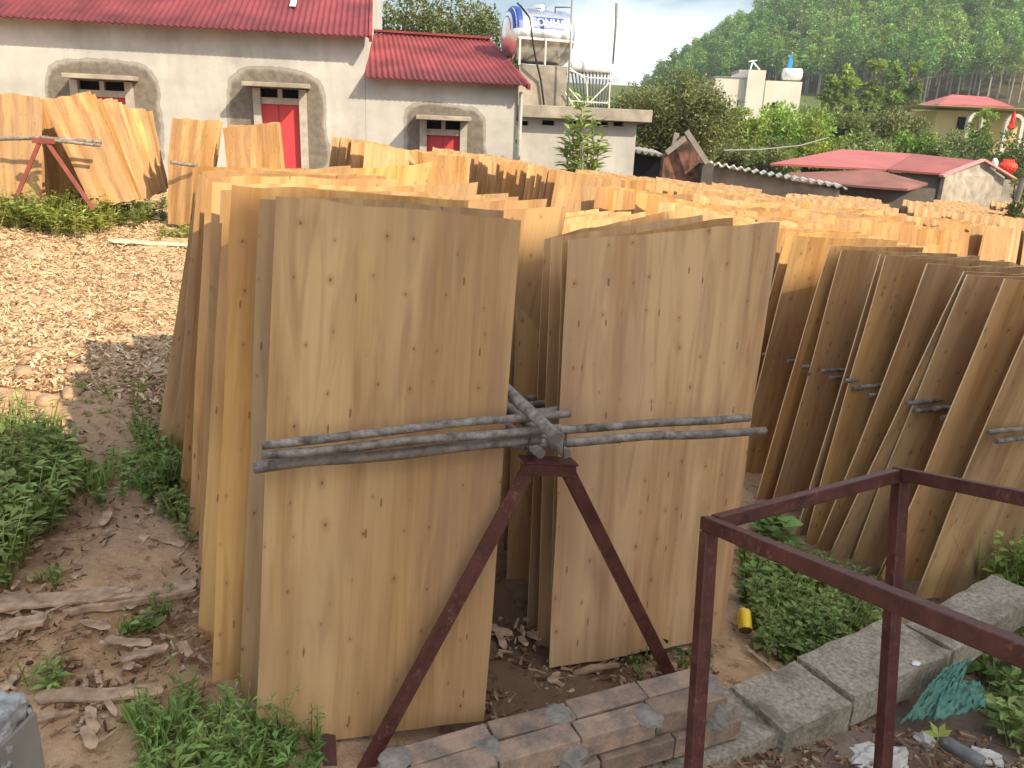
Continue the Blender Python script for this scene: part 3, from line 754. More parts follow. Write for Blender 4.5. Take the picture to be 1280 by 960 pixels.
# flat dark steel bar lying behind the bricks
m = MB(); p = atz(500, 972, .07); q = atz(775, 868, .07)
m.bar(p, q, .028, .012); setp(m.build('steel_bar', m_black), 'long flat dark bar lying along the back of the low brick wall', 'steel bar')
m = MB(); p = gp(716, 850); q = gp(772, 838)
m.tube([p+Vector((0,0,.012)), p.lerp(q, .4)+Vector((0,0,.02)), q+Vector((0,0,.014))], [.010, .012, .008], 8, rough=.3)
o = setp(m.build('dry_stick', m_stone, smooth=True), 'smooth pale stick lying on dark dirt before the right stack', 'stick')

# kerb stones: (top front-left px), (top front-right px) and width
kz = -.045
def kerb(f0, f1, wid, label, hgt=.10, z=kz, chip=.008):
    a = atz(*f0, z); b = atz(*f1, z); d, n, L = ground_frame(a, b)
    m = bmesh.new(); bmesh.ops.create_cube(m, size=1)
    bmesh.ops.subdivide_edges(m, edges=m.edges[:], cuts=11, use_grid_fill=True)
    c = (a+b)/2 + n*wid/2; c.z = z-hgt/2
    o1 = random.random()*60
    for v in m.verts:
        e = sum(1 for k in range(3) if abs(abs(v.co[k])-.5) < 1e-4)
        p = c + d*(v.co.x*L) + n*(v.co.y*wid) + Vector((0, 0, v.co.z*hgt))
        q = p*14 + Vector((o1, 0, 0))
        amp = .003 + (.004 if e >= 2 else 0)
        v.co = p + Vector((noise.noise(q), noise.noise(q+Vector((9,0,0))), noise.noise(q+Vector((0,9,0)))))*amp - (p-c).normalized()*(chip*.5*max(0, noise.noise(q*.6)) if e >= 2 else 0)
    me = bpy.data.meshes.new('kerb_stone'); off = Vector((c.x, c.y, z-hgt))
    for v in m.verts: v.co -= off
    m.to_mesh(me); me.materials.append(m_conc); o = bpy.data.objects.new('kerb_stone', me); col.objects.link(o); o.location = off
    return setp(o, label, 'kerb stone', 'rough concrete kerb stones')
kerb((745, 1010), (978, 915), .20, 'low rough kerb stone sunk beside the end of the brick wall')
kerb((982, 916), (1066, 878), .20, 'broad pale kerb stone with a mossy joint on its left', z=-.03)
kerb((1070, 872), (1190, 815), .21, 'kerb stone carrying the small white blotch, right of the frame leg', z=-.03)
kerb((1194, 812), (1300, 742), .16, 'farthest kerb stone half hidden by weeds at the right edge', z=-.03)
m = MB(); p = atz(1145, 829, -.024); m.blob(p, .016, .012, .003, .4, 10, 5, .2); setp(m.build('white_chip', plain('white_paint', (.75, .73, .68), .6), smooth=True), 'small white flat chip lying on the kerb stone', 'chip')

# concrete post end at lower left
m_white = plain('chipped_whitewash', (.36, .36, .35), .8, .2, 0, 30, .5, .8, .006)
m_dkconc = plain('dark_damp_concrete', (.12, .105, .08), .8, .2, 0, 6, .3, .3, .004)
CPz = empty('concrete_post', gp(15, 980), 'broken square concrete post with whitewashed crumbling top at the lower left', 'concrete post')
tp = at(6, 905, .98)
m = MB(); m.box(tp+Vector((-.045, 0, -.50)), .115, .085, 1.0, (1, -.1, 0)); m.build('shaft', m_dkconc, CPz, bevel=.008)
bm_ = bmesh.new(); bmesh.ops.create_cube(bm_, size=1); bmesh.ops.subdivide_edges(bm_, edges=bm_.edges[:], cuts=15, use_grid_fill=True)
for v in bm_.verts:
    q = v.co.copy(); r2 = Vector((q.x*.122, q.y*.092, q.z*.085))
    k2 = max(0, q.z+.1)*(abs(q.x)**3+abs(q.y)**3)
    r2 *= 1-.75*k2
    nn = Vector(q)*6; r2 += Vector((noise.noise(nn), noise.noise(nn+Vector((7,0,0))), noise.noise(nn+Vector((0,7,0)))))*.009 + Vector((0, 0, noise.noise(nn*2.6)*.006))
    v.co = tp+Vector((-.045, 0, -.015))+r2 - origin_of(CPz)
me = bpy.data.meshes.new('crumbled_top'); bm_.to_mesh(me); me.materials.append(m_white); me.polygons.foreach_set('use_smooth', [True]*len(me.polygons))
o = bpy.data.objects.new('crumbled_top', me); col.objects.link(o); o.parent = CPz

m = MB(); m.box(tp+Vector((.0165, -.006, -.5)), .007, .090, .985, (1, -.1, 0)); m.build('edge_strip', plain('pale_edge', (.25, .235, .20), .8), CPz, bevel=.002)

# yellow can
cpt = gp(930, 800); ax_ = Vector((.10, .82, .42)).normalized()
CAN = empty('drink_can', cpt, 'small yellow can with a rusty open bottom lying by the weeds', 'can')
n = NT('can_print'); v = n.coord('Object'); sp = n.new('ShaderNodeSeparateXYZ'); n.link(v, sp.inputs[0])
b_ = cpt+Vector((0, 0, .033))
n.base(n.mix(n.ramp(sp.outputs[1], [(.045, 0.0), (.05, 1.0)], 'CONSTANT'), (.85, .55, .03), n.mix(n.ramp(n.noise(v, 40, 2), [(.5, 0.0), (.52, 1.0)]), (.80, .55, .25), (.55, .35, .70))), .3, .5, .3)
m = MB(); m.tube([b_, b_+ax_*.004, b_+ax_*.066, b_+ax_*.072], [.021, .023, .023, .020], 28); m.build('can_body', n.mat, CAN, smooth=False)
m = MB(); m.tube([b_-ax_*.0005, b_-ax_*.002], [.0215, .0215], 24); m.tube([b_-ax_*.002, b_-ax_*.0035], [.012, .010], 16); m.build('can_end', plain('rusty_tin', (.16, .09, .05), .6, .4, .3), CAN)

# torn green netting / sheet on the trash
def cloth(pts, nu, nv, amp, name, mat, label, cat, th=.0015, seed=1):
    a, b, c, d_ = [Vector(p) for p in pts]; m = MB(); G_ = {}
    for j in range(nv+1):
        for i in range(nu+1):
            u, v = i/nu, j/nv; p = (a*(1-u)+b*u)*(1-v)+(d_*(1-u)+c*u)*v
            q = Vector((u*5, v*5, seed*7))
            e = .012*noise.noise(q*2.3) if i in (0, nu) or j in (0, nv) else 0
            G_[i, j] = p + Vector((e, e, amp*abs(noise.noise(q)) + amp*.7*abs(noise.noise(q*2.2)) + .006))
    for j in range(nv):
        for i in range(nu):
            if noise.noise(Vector((i*.5, j*.5, seed*3))) > .42: continue
            m.quad(G_[i, j], G_[i+1, j], G_[i+1, j+1], G_[i, j+1])
    o = m.build(name, mat, smooth=True)
    bm = bmesh.new(); bm.from_mesh(o.data); bmesh.ops.remove_doubles(bm, verts=bm.verts, dist=1e-5); bm.to_mesh(o.data); bm.free()
    s_ = o.modifiers.new('thickness', 'SOLIDIFY'); s_.thickness = th
    return setp(o, label, cat)
n = NT('green_sheet'); v = n.coord('Object'); f = n.noise(v, 60, 3)
n.base(n.mix(f, (.03, .13, .095), (.12, .27, .20)), .45, .4); m_green = n.mat
gt = [atz(1124, 908, -.13), atz(1182, 900, -.13), atz(1214, 828, -.05), atz(1178, 840, -.05)]
cloth(gt, 26, 34, .03, 'green_tarp', m_green, 'torn green plastic tarp slumped against the kerb stone', 'tarp', seed=2)
cloth([atz(1166, 905, -.12), atz(1232, 892, -.13), atz(1226, 862, -.10), atz(1180, 850, -.08)], 24, 16, .035, 'green_tarp', m_green, 'crumpled piece of green tarp beneath the seedling on the trash', 'tarp', seed=4)
m_plas = plain('dirty_clear_plastic', (.55, .52, .47), .3, .5, 0, 20, .3, .2, .003)
n = NT('bottle_plastic'); v = n.coord('Object'); n.base(n.mix(n.noise(v, 20, 3), (.03, .03, .03), (.22, .22, .20)), .15, .6); m_bot = n.mat
def litter(px, py, rx, ry, rz, mat, name, label, cat, rot, seed=0):
    p = gp(px, py) if py < 958 else atz(px, py, -.12); m = MB(); m.blob(p+Vector((0, 0, rz*.5)), rx, ry, rz, rot, 14, 9, .42); 
    return setp(m.build(name, mat), label, cat)
litter(1060+20, 952, .05, .035, .02, m_plas, 'plastic_bag', 'dirty white crumpled plastic bag right of the middle frame leg', 'plastic bag', .3)
litter(1155, 930, .022, .028, .02, m_plas, 'plastic_bag', 'small wadded clear plastic under the seedling', 'plastic bag', .3)
litter(1118, 955, .05, .03, .02, m_plas, 'plastic_bag', 'flattened whitish plastic beside the frame leg at the bottom', 'plastic bag', 1)
litter(1232, 952, .05, .025, .02, m_plas, 'plastic_bag', 'cream plastic scrap right of the dark bottle', 'plastic bag', -.3)
b_ = atz(1172, 922, -.10); ax_ = Vector((.62, -.55, -.10)).normalized()
m = MB(); m.tube([b_, b_+ax_*.01, b_+ax_*.03, b_+ax_*.11, b_+ax_*.118], [.007, .015, .020, .020, .016], 22); setp(m.build('plastic_bottle', m_bot, smooth=True), 'dark translucent bottle lying on the trash at lower right', 'bottle')

# ------------------------------------------------------------------ planks, scraps, stones
def plank(p, q, w_, th, label, jag=.007, mat=None, lift=.01, n=16):
    p = Vector(p); q = Vector(q); d = q-p; d.normalize(); s_ = Vector((-d.y, d.x, 0)).normalized(); m = MB(); o1 = random.random()*70; L = []
    for i in range(n+1):
        t_ = i/n; c = p.lerp(q, t_); c.z = gz(c.x, c.y)+lift
        a = w_/2*(1+.3*noise.noise(Vector((t_*4, o1, 0)))) + jag*noise.noise(Vector((t_*14, o1, 3)))
        b = w_/2*(1+.3*noise.noise(Vector((t_*4, o1, 9)))) + jag*noise.noise(Vector((t_*14, o1, 6)))
        if i in (0, n): a *= .35; b *= .5
        zz = .008*noise.noise(Vector((t_*3, o1, 1)))
        L.append([c-s_*a+Vector((0,0,zz)), c+s_*b+Vector((0,0,zz+.004)), c+s_*b+Vector((0,0,zz+th)), c-s_*a+Vector((0,0,zz+th))])
    for i in range(n):
        A, B = L[i], L[i+1]
        for k in range(4): m.quad(A[k], A[(k+1) % 4], B[(k+1) % 4], B[k])
    m.quad(*L[0][::-1]); m.quad(*L[n])
    return m, label
def mk(mb, name, mat, cat, group=None):
    m, label = mb; return setp(m.build(name, mat), label, cat, group)
mk(plank(gp(-30, 768), gp(246, 738), .07, .008, 'long split weathered board lying across the path left of the near rack', jag=.010, n=40), 'split_board', m_scrap, 'board')
mk(plank(gp(-30, 798), gp(60, 781), .05, .012, 'short grey board end at the left edge of the path'), 'split_board', m_scrap, 'board')
mk(plank(gp(80, 776), gp(246, 748), .016, .016, 'thin dark splinter lying against the long split board'), 'split_board', m_scrap, 'board')
mk(plank(gp(46, 878), gp(205, 874), .045, .008, 'flat smooth lath half buried near the concrete post', jag=.002), 'wooden_lath', m_scrap, 'lath')
mk(plank(gp(135, 303), gp(243, 308), .28, .01, 'pale thin veneer piece lying on the gravel before the far rack', jag=.03, mat=m_wood), 'veneer_offcut', plain('sun_bleached_veneer', (.62, .52, .38), .8), 'veneer offcut')
gS = 'small wood scraps scattered on the path'
for i in range(95):
    if i < 60: px, py = random.uniform(-10, 250), random.uniform(600, 950)
    elif i < 80: px, py = random.uniform(610, 860), random.uniform(790, 880)
    else: px, py = random.uniform(930, 1000), random.uniform(790, 900)
    p = gp(px, py); a = random.uniform(0, PI); L = random.uniform(.02, .10)
    mk(plank(p, p+Vector((math.cos(a)*L, math.sin(a)*L, 0)), random.uniform(.006, .03), random.uniform(.002, .006), 'small weathered splinter of wood lying loose on the dirt', jag=.004, lift=.012, n=5), 'wood_scrap', m_scrap, 'wood scrap', gS)
mk(plank(gp(938, 818), gp(985, 862), .012, .008, 'thin bare twig lying below the yellow can'), 'twig', m_scrap, 'twig')
for i in range(8):
    p = gp([150, 190, 165, 110, 205, 230, 600, 640][i], [832, 815, 700, 760, 640, 690, 930, 800][i]); a = random.uniform(0, PI); L = .12
    mk(plank(p, p+Vector((math.cos(a)*L, math.sin(a)*L, 0)), .03, .006, ['curled bark strip below the long split board', 'curved bark strip beside the near stack foot', 'flat bark piece on the orange soil of the path', 'dark bark strip just above the long split board', 'grey bark strip by the weeds left of the near rack', 'slanting bark strip at the corner of the near stack', 'bark strip lying under the left front sheet', 'bark strip in the shade between the two stacks'][i], lift=.014), 'bark_strip', m_scrap, 'bark strip')
# loose stones of the yard edge
sts = [(95, 466, .06), (130, 470, .05), (60, 505, .07), (94, 555, .05), (90, 495, .06), (30, 470, .07), (150, 508, .05), (165, 520, .04), (180, 500, .03), (115, 498, .05), (20, 500, .06)]
for i, (px, py, r_) in enumerate(sts):
    m = MB(); p = gp(px, py); r_ *= .7; m.blob(p+Vector((0,0,r_*.3)), r_*1.2, r_, r_*.6, random.random()*3, 12, 8, .25)
    setp(m.build('stone', m_stone, smooth=True), 'tan rounded stone among the others at the edge between gravel yard and weeds', 'stone', 'rounded stones at the yard edge')
# gravel and chips: nobody could count
m = MB()
for i in range(32000):
    y = 3.4+ (random.random()**1.5)*5.5; x = random.uniform(-6.2, -1.0-.1*y)
    p = Vector((x, y, gz(x, y)+.008)); r_ = random.uniform(.003, .008)*(1+.07*y)
    a = random.random()*PI
    if random.random() < .6:
        L = r_*random.uniform(1, 3.2); W_ = r_*.55; dx, dy = math.cos(a), math.sin(a); tz = random.uniform(-.006, .02)
        q = [p+Vector((dx*L-dy*W_, dy*L+dx*W_, tz)), p+Vector((-dx*L-dy*W_, -dy*L+dx*W_, 0)), p+Vector((-dx*L+dy*W_, -dy*L-dx*W_, .004)), p+Vector((dx*L+dy*W_, dy*L-dx*W_, tz))]
        m.hexa(q+[v+Vector((0,0,.004)) for v in q])
    else: m.blob(p, r_*1.1, r_*.9, r_*.6, a, 5, 3, .3)
n = NT('pale_chips'); gi = n.new('ShaderNodeNewGeometry')
n.base(n.ramp(gi.outputs['Random Per Island'], [(0, (.10, .06, .035)), (.3, (.32, .20, .115)), (.65, (.52, .37, .22)), (1, (.70, .57, .38))]), .9, .1)
setp(m.build('wood_chips', n.mat), 'pale wood chips and gravel covering the sunlit yard', 'gravel', None, 'stuff')
m = MB()
for i in range(2600):
    if random.random() < .45: px, py = random.uniform(-20, 260), random.uniform(560, 965)
    elif random.random() < .5: px, py = random.uniform(600, 900), random.uniform(770, 960)
    else: px, py = random.uniform(930, 1300), random.uniform(850, 990)
    d_ = ray(px, py); t_ = (0-CAM.z)/d_.z; p = CAM+d_*t_; p.z = gz(p.x, p.y)+.004
    if i % 3 == 0: m.blob(p+Vector((0, 0, .004)), random.uniform(.004, .012), random.uniform(.004, .010), random.uniform(.004, .008), 0, 5, 3, .3)
    else:
        a = random.random()*PI; L = random.uniform(.006, .022); W_ = random.uniform(.0015, .004); dx, dy = math.cos(a), math.sin(a)
        q = [p+Vector((dx*L-dy*W_, dy*L+dx*W_, .004)), p+Vector((-dx*L-dy*W_, -dy*L+dx*W_, .007)), p+Vector((-dx*L+dy*W_, -dy*L-dx*W_, .005)), p+Vector((dx*L+dy*W_, dy*L-dx*W_, .010))]
        m.hexa(q+[v+Vector((0,0,.003)) for v in q])
n = NT('dirt_crumbs'); gi = n.new('ShaderNodeNewGeometry')
n.base(n.ramp(gi.outputs['Random Per Island'], [(0, (.08, .045, .03)), (.4, (.22, .12, .07)), (.75, (.36, .24, .15)), (1, (.45, .36, .26))]), .95, .1)
setp(m.build('dirt_crumbs', n.mat), 'crumbs of soil and tiny twigs on the shaded dirt', 'debris', None, 'stuff')

# ------------------------------------------------------------------ weeds
def weed(m, p, h, leaves, L, spread=.5, wd=.42):
    p = Vector(p); st = random.randint(2, 4)
    sp_ = random.random()
    if sp_ < .28:      # a tuft of narrow blades
        for k in range(7):
            a = random.random()*2*PI; d_ = Vector((math.cos(a)*.6, math.sin(a)*.6, 1)); m.leaf(p, d_, Vector((math.cos(a), math.sin(a), .3)), h*random.uniform(.6, 1.3), .006+L*.08)
        leaves = leaves//3
    elif sp_ < .42: h *= 1.6; L *= .6; leaves = int(leaves*1.2)
    elif sp_ < .55: L *= 1.5; leaves = int(leaves*.6); wd *= 1.3
    for s_ in range(st):
        a = random.random()*2*PI; lean = Vector((math.cos(a), math.sin(a), 0))*spread*random.random()
        tip = p + (Vector((0,0,1))+lean).normalized()*h*random.uniform(.6, 1.1)
        m.tube([p, p.lerp(tip, .5)+Vector((0,0,.01)), tip], [.0018, .0014, .0008], 3, cap=False)
        for k in range(leaves//st):
            t_ = .25+.75*random.random(); b = p.lerp(tip, t_); a2 = random.random()*2*PI
            dd = Vector((math.cos(a2), math.sin(a2), random.uniform(-.1, .7)))
            m.leaf(b, dd, Vector((0,0,1)), L*random.uniform(.6, 1.2), L*wd*random.uniform(.8, 1.2))
def patch(name, poly, n, h, leaves, L, mat, label, cat='weeds', kind='stuff', wd=.42):
    m = MB(); xs = [p[0] for p in poly]; ys = [p[1] for p in poly]
    def inside(x, y):
        c = False; j = len(poly)-1
        for i in range(len(poly)):
            if (poly[i][1] > y) != (poly[j][1] > y) and x < (poly[j][0]-poly[i][0])*(y-poly[i][1])/(poly[j][1]-poly[i][1])+poly[i][0]: c = not c
            j = i
        return c
    k = 0; tries = 0
    while k < n and tries < n*20:
        tries += 1; px, py = random.uniform(min(xs), max(xs)), random.uniform(min(ys), max(ys))
        if not inside(px, py): continue
        p = gp(px, py); weed(m, p-Vector((0,0,.01)), h*random.uniform(.6, 1.2), leaves, L, wd=wd); k += 1
    return setp(m.build(name, mat), label, cat, None, kind)
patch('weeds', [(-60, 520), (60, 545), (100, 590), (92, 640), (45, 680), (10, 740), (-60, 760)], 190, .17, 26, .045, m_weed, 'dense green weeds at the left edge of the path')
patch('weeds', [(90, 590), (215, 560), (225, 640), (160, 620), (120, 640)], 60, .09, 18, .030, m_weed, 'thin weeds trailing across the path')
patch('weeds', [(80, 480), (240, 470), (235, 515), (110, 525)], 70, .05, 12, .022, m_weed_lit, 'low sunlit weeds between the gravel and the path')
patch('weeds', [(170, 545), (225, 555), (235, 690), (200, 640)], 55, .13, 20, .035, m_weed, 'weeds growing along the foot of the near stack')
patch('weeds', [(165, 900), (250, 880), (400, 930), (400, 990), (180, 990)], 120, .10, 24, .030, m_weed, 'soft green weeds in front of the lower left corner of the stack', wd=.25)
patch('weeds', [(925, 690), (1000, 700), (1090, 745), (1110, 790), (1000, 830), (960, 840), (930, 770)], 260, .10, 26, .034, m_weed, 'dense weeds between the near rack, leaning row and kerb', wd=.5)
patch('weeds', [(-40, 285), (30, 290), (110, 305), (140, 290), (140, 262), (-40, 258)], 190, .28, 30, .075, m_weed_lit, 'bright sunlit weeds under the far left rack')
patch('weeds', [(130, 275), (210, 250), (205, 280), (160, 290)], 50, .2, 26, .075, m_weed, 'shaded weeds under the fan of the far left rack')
patch('weeds', [(200, 292), (245, 290), (245, 300), (200, 302)], 25, .12, 20, .055, m_weed_lit, 'small sunlit weed patch at the foot of the bowed sheet')
patch('weeds', [(740, 810), (880, 770), (890, 830), (800, 850)], 26, .05, 12, .022, m_weed, 'sparse seedlings on the dirt before the right stack')
def plant(px, py, n, h, leaves, L, mat, label, spread=.5, wd=.42, rad=.03):
    m = MB(); p = gp(px, py)
    for i in range(n): weed(m, p+Vector((random.gauss(0, rad), random.gauss(0, rad), -.01)), h, leaves, L, spread, wd)
    return setp(m.build('weed_plant', mat, origin=p), label, 'plant')
plant(66, 858, 7, .07, 22, .026, m_weed, 'small bushy weed alone on bare soil above the concrete post')
plant(188, 782, 6, .06, 14, .035, m_weed, 'broad-leaved weed growing beside the long split board', wd=.8)
plant(65, 735, 4, .06, 14, .022, m_weed, 'tiny weed on the path above the long split board')
plant(205, 620, 6, .14, 16, .05, m_weed, 'leafy weed with round leaves by the outer left sheets', wd=.7)
plant(955, 668, 6, .10, 14, .07, m_weed, 'large-leaved dark weed at the foot of the leaning row', wd=.75)
plant(1235, 775, 26, .42, 44, .028, m_weed_lit, 'tall wispy shrub growing through the steel frame at the right edge', .6, .5, .05)
plant(1275, 790, 16, .36, 40, .028, m_weed, 'wispy shrub at the right edge beyond the frame rail', .6, .5, .05)
patch('weeds', [(1200, 835), (1310, 800), (1310, 960), (1250, 930)], 34, .12, 16, .045, m_weed, 'yellow-green weeds at the lower right corner', wd=.55)
m = MB(); p = atz(1172, 925, -.10); m.tube([p-Vector((0,0,.05)), p+Vector((0, 0, .012))], .002, 5)
for k, (a, e) in enumerate(((2.9, .35), (2.2, 1.2), (.3, .5), (.9, .9))):
    m.leaf(p+Vector((0, 0, .01)), (math.cos(a), math.sin(a)*.6, e), Vector((0, -.6, 1)), .045, .018)
setp(m.build('seedling', m_weed_lit, origin=p), 'single bright seedling with four leaves on the trash heap', 'seedling')
# ------------------------------------------------------------------ farm building
WD = Vector((1, .12, 0)).normalized(); W0 = Vector((0, 14.3, 0)); WN = Vector((WD.y, -WD.x, 0))   # outward normal (to the viewer)
def wp(px, py, off=0.0):
    d = ray(px, py); o = W0 + WN*off
    t_ = (o-CAM).dot(WN)/d.dot(WN); return CAM + d*t_
def wu(p): return (p-W0).dot(WD)
def P3(u, z, off=0.0): return W0 + WD*u + WN*off + Vector((0, 0, z))
m_roof = plain('red_corrugated_sheet', (.215, .040, .048), .75, .35, 0, 1.6, .38, 0)
m_roof2 = plain('faded_red_roof', (.36, .10, .095), .6, .3, 0, 1.2, .15, 0)
m_rust = plain('rust_brown_roof', (.20, .085, .07), .7, .3, 0, 1.2, .3, 0)
m_door = plain('scuffed_red_door', (.47, .045, .055), .55, .4, 0, 1.5, .12, 0)
m_dark = plain('dark_opening', (.012, .012, .014), .8, .1, 0, 4, .1, 0)
m_slab = plain('stained_concrete_slab', (.30, .27, .23), .95, .1, 0, 3, .35, .3, .01)
m_wall2 = plaster_wall('outhouse_plaster', [], (.42, .415, .40))
u_end = wu(wp(645, 160)); u_mid = wu(wp(457, 150)); u_l = -15.0
def wall_mesh(m, u0, u1, z0, z1, holes, off=0.0, depth=.22):
    us = sorted({u0, u1, *[h[0] for h in holes], *[h[1] for h in holes]}); zs = sorted({z0, z1, *[h[2] for h in holes], *[h[3] for h in holes]})
    for i in range(len(us)-1):
        for j in range(len(zs)-1):
            cu, cz = (us[i]+us[i+1])/2, (zs[j]+zs[j+1])/2
            if any(h[0] < cu < h[1] and h[2] < cz < h[3] for h in holes): continue
            m.quad(P3(us[i], zs[j], off), P3(us[i+1], zs[j], off), P3(us[i+1], zs[j+1], off), P3(us[i], zs[j+1], off), uv=[(us[i], zs[j]), (us[i+1], zs[j]), (us[i+1], zs[j+1]), (us[i], zs[j+1])])
    for (a, b, c, d_) in holes:
        for q in (((a, c), (b, c)), ((b, c), (b, d_)), ((b, d_), (a, d_)), ((a, d_), (a, c))):
            (x0, y0), (x1, y1) = q
            m.quad(P3(x0, y0, off), P3(x0, y0, off-depth), P3(x1, y1, off-depth), P3(x1, y1, off), uv=[(x0, y0), (x0, y0+.01), (x1, y1), (x1, y1)])
def rect(px0, py0, px1, py1, off=0):
    a = wp(px0, py0, off); b = wp(px1, py1, off); return (wu(a), wu(b), b.z, a.z)
op1 = rect(96, 100, 164, 165); op2 = rect(324, 110, 379, 210); op2 = (op2[0], op2[1], gz(-4, 14), op2[3]); op3 = rect(532, 150, 576, 192)
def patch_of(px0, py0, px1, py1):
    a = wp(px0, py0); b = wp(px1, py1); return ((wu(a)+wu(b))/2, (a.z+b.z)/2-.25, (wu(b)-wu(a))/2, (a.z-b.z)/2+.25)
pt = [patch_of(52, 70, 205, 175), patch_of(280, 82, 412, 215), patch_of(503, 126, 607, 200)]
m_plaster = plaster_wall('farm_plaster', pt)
m_plaster2 = m_plaster
def ez(px, py, off=.3): return wp(px, py, off).z
e1 = ez(230, 33, .35); e2 = ez(550, 101, .3)
BA = empty('farm_building', P3((u_l+u_mid)/2, gz(-5, 14)), 'long grey plastered farm building with red corrugated roof and red door', 'building')
m = MB(); wall_mesh(m, u_l, u_mid, -.2, e1+.05, [op1, op2])
m.quad(P3(u_mid, -.3, 0), P3(u_mid, -.3, -6), P3(u_mid, e1+2.6, -6), P3(u_mid, e1+.05, 0), uv=[(0, 0), (6, 0), (6, 5), (0, 3)])
m.build('wall', m_plaster, BA)
BB = empty('farm_annex', P3((u_end+u_mid)/2, gz(-1, 14)), 'lower grey annex with red corrugated roof and small red shutter', 'building')
m = MB(); wall_mesh(m, u_mid+.004, u_end, -.3, e2+.02, [op3])
ze = e2+1.35
m.quad(P3(u_end, -.3, 0), P3(u_end, -.3, -3.4), P3(u_end, ze-.05, -3.2), P3(u_end, e2, 0), uv=[(0, 0), (6, 0), (6, 4), (0, 3)])
m.build('wall', m_plaster2, BB)
def corrugated(name, mat, par, fe, be, pitch=.098, amp=.014, sub=6, rows=3, th=.006):
    """fe=(left,right) eave points, be=(left,right) ridge points."""
    m = MB(); L = (fe[1]-fe[0]).length; n = int(L/pitch*sub); G_ = []
    nrm_ = (fe[1]-fe[0]).cross(be[0]-fe[0]).normalized()
    for i in range(n+1):
        t_ = i/n; ph = 2*PI*t_*L/pitch; h_ = amp*math.sin(ph)
        G_.append([(fe[0].lerp(fe[1], t_)).lerp(be[0].lerp(be[1], t_), k/rows) + nrm_*h_ for k in range(rows+1)])
    for i in range(n):
        for k in range(rows): m.quad(G_[i][k], G_[i+1][k], G_[i+1][k+1], G_[i][k+1])
        m.quad(G_[i][0], G_[i+1][0], G_[i+1][0]-nrm_*th*3, G_[i][0]-nrm_*th*3)
    o = m.build(name, mat, par, smooth=True)
    bm = bmesh.new(); bm.from_mesh(o.data); bmesh.ops.remove_doubles(bm, verts=bm.verts, dist=1e-4); bm.to_mesh(o.data); bm.free()
    return o
sl = .45
fe = (P3(u_l, e1, .35), P3(u_mid+.12, e1, .35)); be = (P3(u_l, e1+2.9, -5.6), P3(u_mid-.15, e1+2.9, -5.6))
corrugated('roof', m_roof, BA, fe, be)
m = MB(); m.bar(fe[1]+Vector((.0, 0, -.03)), be[1]+Vector((0, 0, -.03)), .05, .10); m.build('verge_trim', m_roof, BA)
a = wp(385, 6, .1); 
m = MB(); t0 = .22
for q in range(1):
    c0 = fe[0].lerp(fe[1], .895); c1 = be[0].lerp(be[1], .895); m.bar(c0.lerp(c1, .16)+Vector((0,0,.05)), c0.lerp(c1, .30)+Vector((0,0,.05)), .10, .01)
m.build('skylight_strip', plain('pale_sheet', (.7, .7, .68), .4), BA)
fe = (P3(u_mid+.02, e2, .3), P3(u_end+.16, e2, .3)); rz = e2+1.35
b0 = at(457, 39, 17.3); b1 = at(610, 49, 17.6)
b0 = at(455, 40, fe[0].y+3.0); b1 = at(612, 50, fe[1].y+3.0); be = (b0, b1)
corrugated('roof', m_roof, BB, fe, be)
m = MB(); m.bar(be[0]+Vector((0, 0, .03)), be[1]+Vector((0, 0, .03)), .22, .04); m.build('ridge_cap', m_roof, BB)
m = MB(); m.bar(fe[1]+Vector((0, 0, -.03)), be[1]+Vector((0, 0, -.03)), .05, .09); m.build('verge_trim', m_roof, BB)

def opening(par, op, door_px, nm, frame=.10, hood_px=None):
    u0, u1, z0, z1 = op
    f = MB()
    zs = z1-.14
    # concrete frame: jambs, mullion, transom
    f.box(P3(u0-.04, (z0+z1)/2, .012), .12, .10, z1-z0, WD); f.box(P3(u1+.04, (z0+z1)/2, .012), .12, .10, z1-z0, WD)
    f.box(P3((u0+u1)/2, zs-.05, -.02), u1-u0-.045, .08, .10, WD); f.box(P3((u0+u1)/2, (zs+z1)/2, -.02), .07, .08, z1-zs-.004, WD)
    w_ = f.build('frame', plain('frame_concrete', (.36, .34, .31), .9), par)
    m = MB(); m.box(P3((u0+u1)/2, (zs+z1)/2, -.16), u1-u0, .02, z1-zs, WD); m.build('vent_opening', m_dark, par)
    a = wp(door_px[0], door_px[1], -.08); b = wp(door_px[2], door_px[3], -.08)
    zb = min(b.z, z0) if nm == 'door' else b.z
    m = MB(); m.box(P3((wu(a)+wu(b))/2, (a.z+zb)/2, -.06), wu(b)-wu(a), .03, a.z-zb, WD); d_ = m.build(nm, m_door, par)
    m = MB(); m.box(P3((wu(a)+wu(b))/2, (a.z+zb)/2, -.042), .012, .006, a.z-zb-.02, WD); m.build('seam', m_roof, d_)
    if nm == 'shutter': m = MB(); m.box(P3((wu(a)+wu(b))/2, (a.z+zs)/2, -.05), u1-u0-.05, .03, abs(zs-.1-a.z)+.02, WD); m.build('panel', plain('grey_panel', (.33, .32, .30), .8), par)
    h_ = hood_px; a = wp(h_[0], h_[1], .2); b = wp(h_[2], h_[3], .2)
    m = MB(); m.box(P3((wu(a)+wu(b))/2, (a.z+b.z)/2, .235), wu(b)-wu(a), .47, .07, WD, None, (0, -.04, 1)); m.build('canopy_slab', m_slab, par, bevel=.008)
opening(BA, op1, (122, 119, 163, 145), 'shutter', hood_px=(86, 96, 168, 97))
opening(BA, op2, (322, 129, 378, 213), 'door', hood_px=(306, 106, 386, 107))
opening(BB, op3, (531, 167, 576, 192), 'shutter', hood_px=(520, 147, 588, 148))
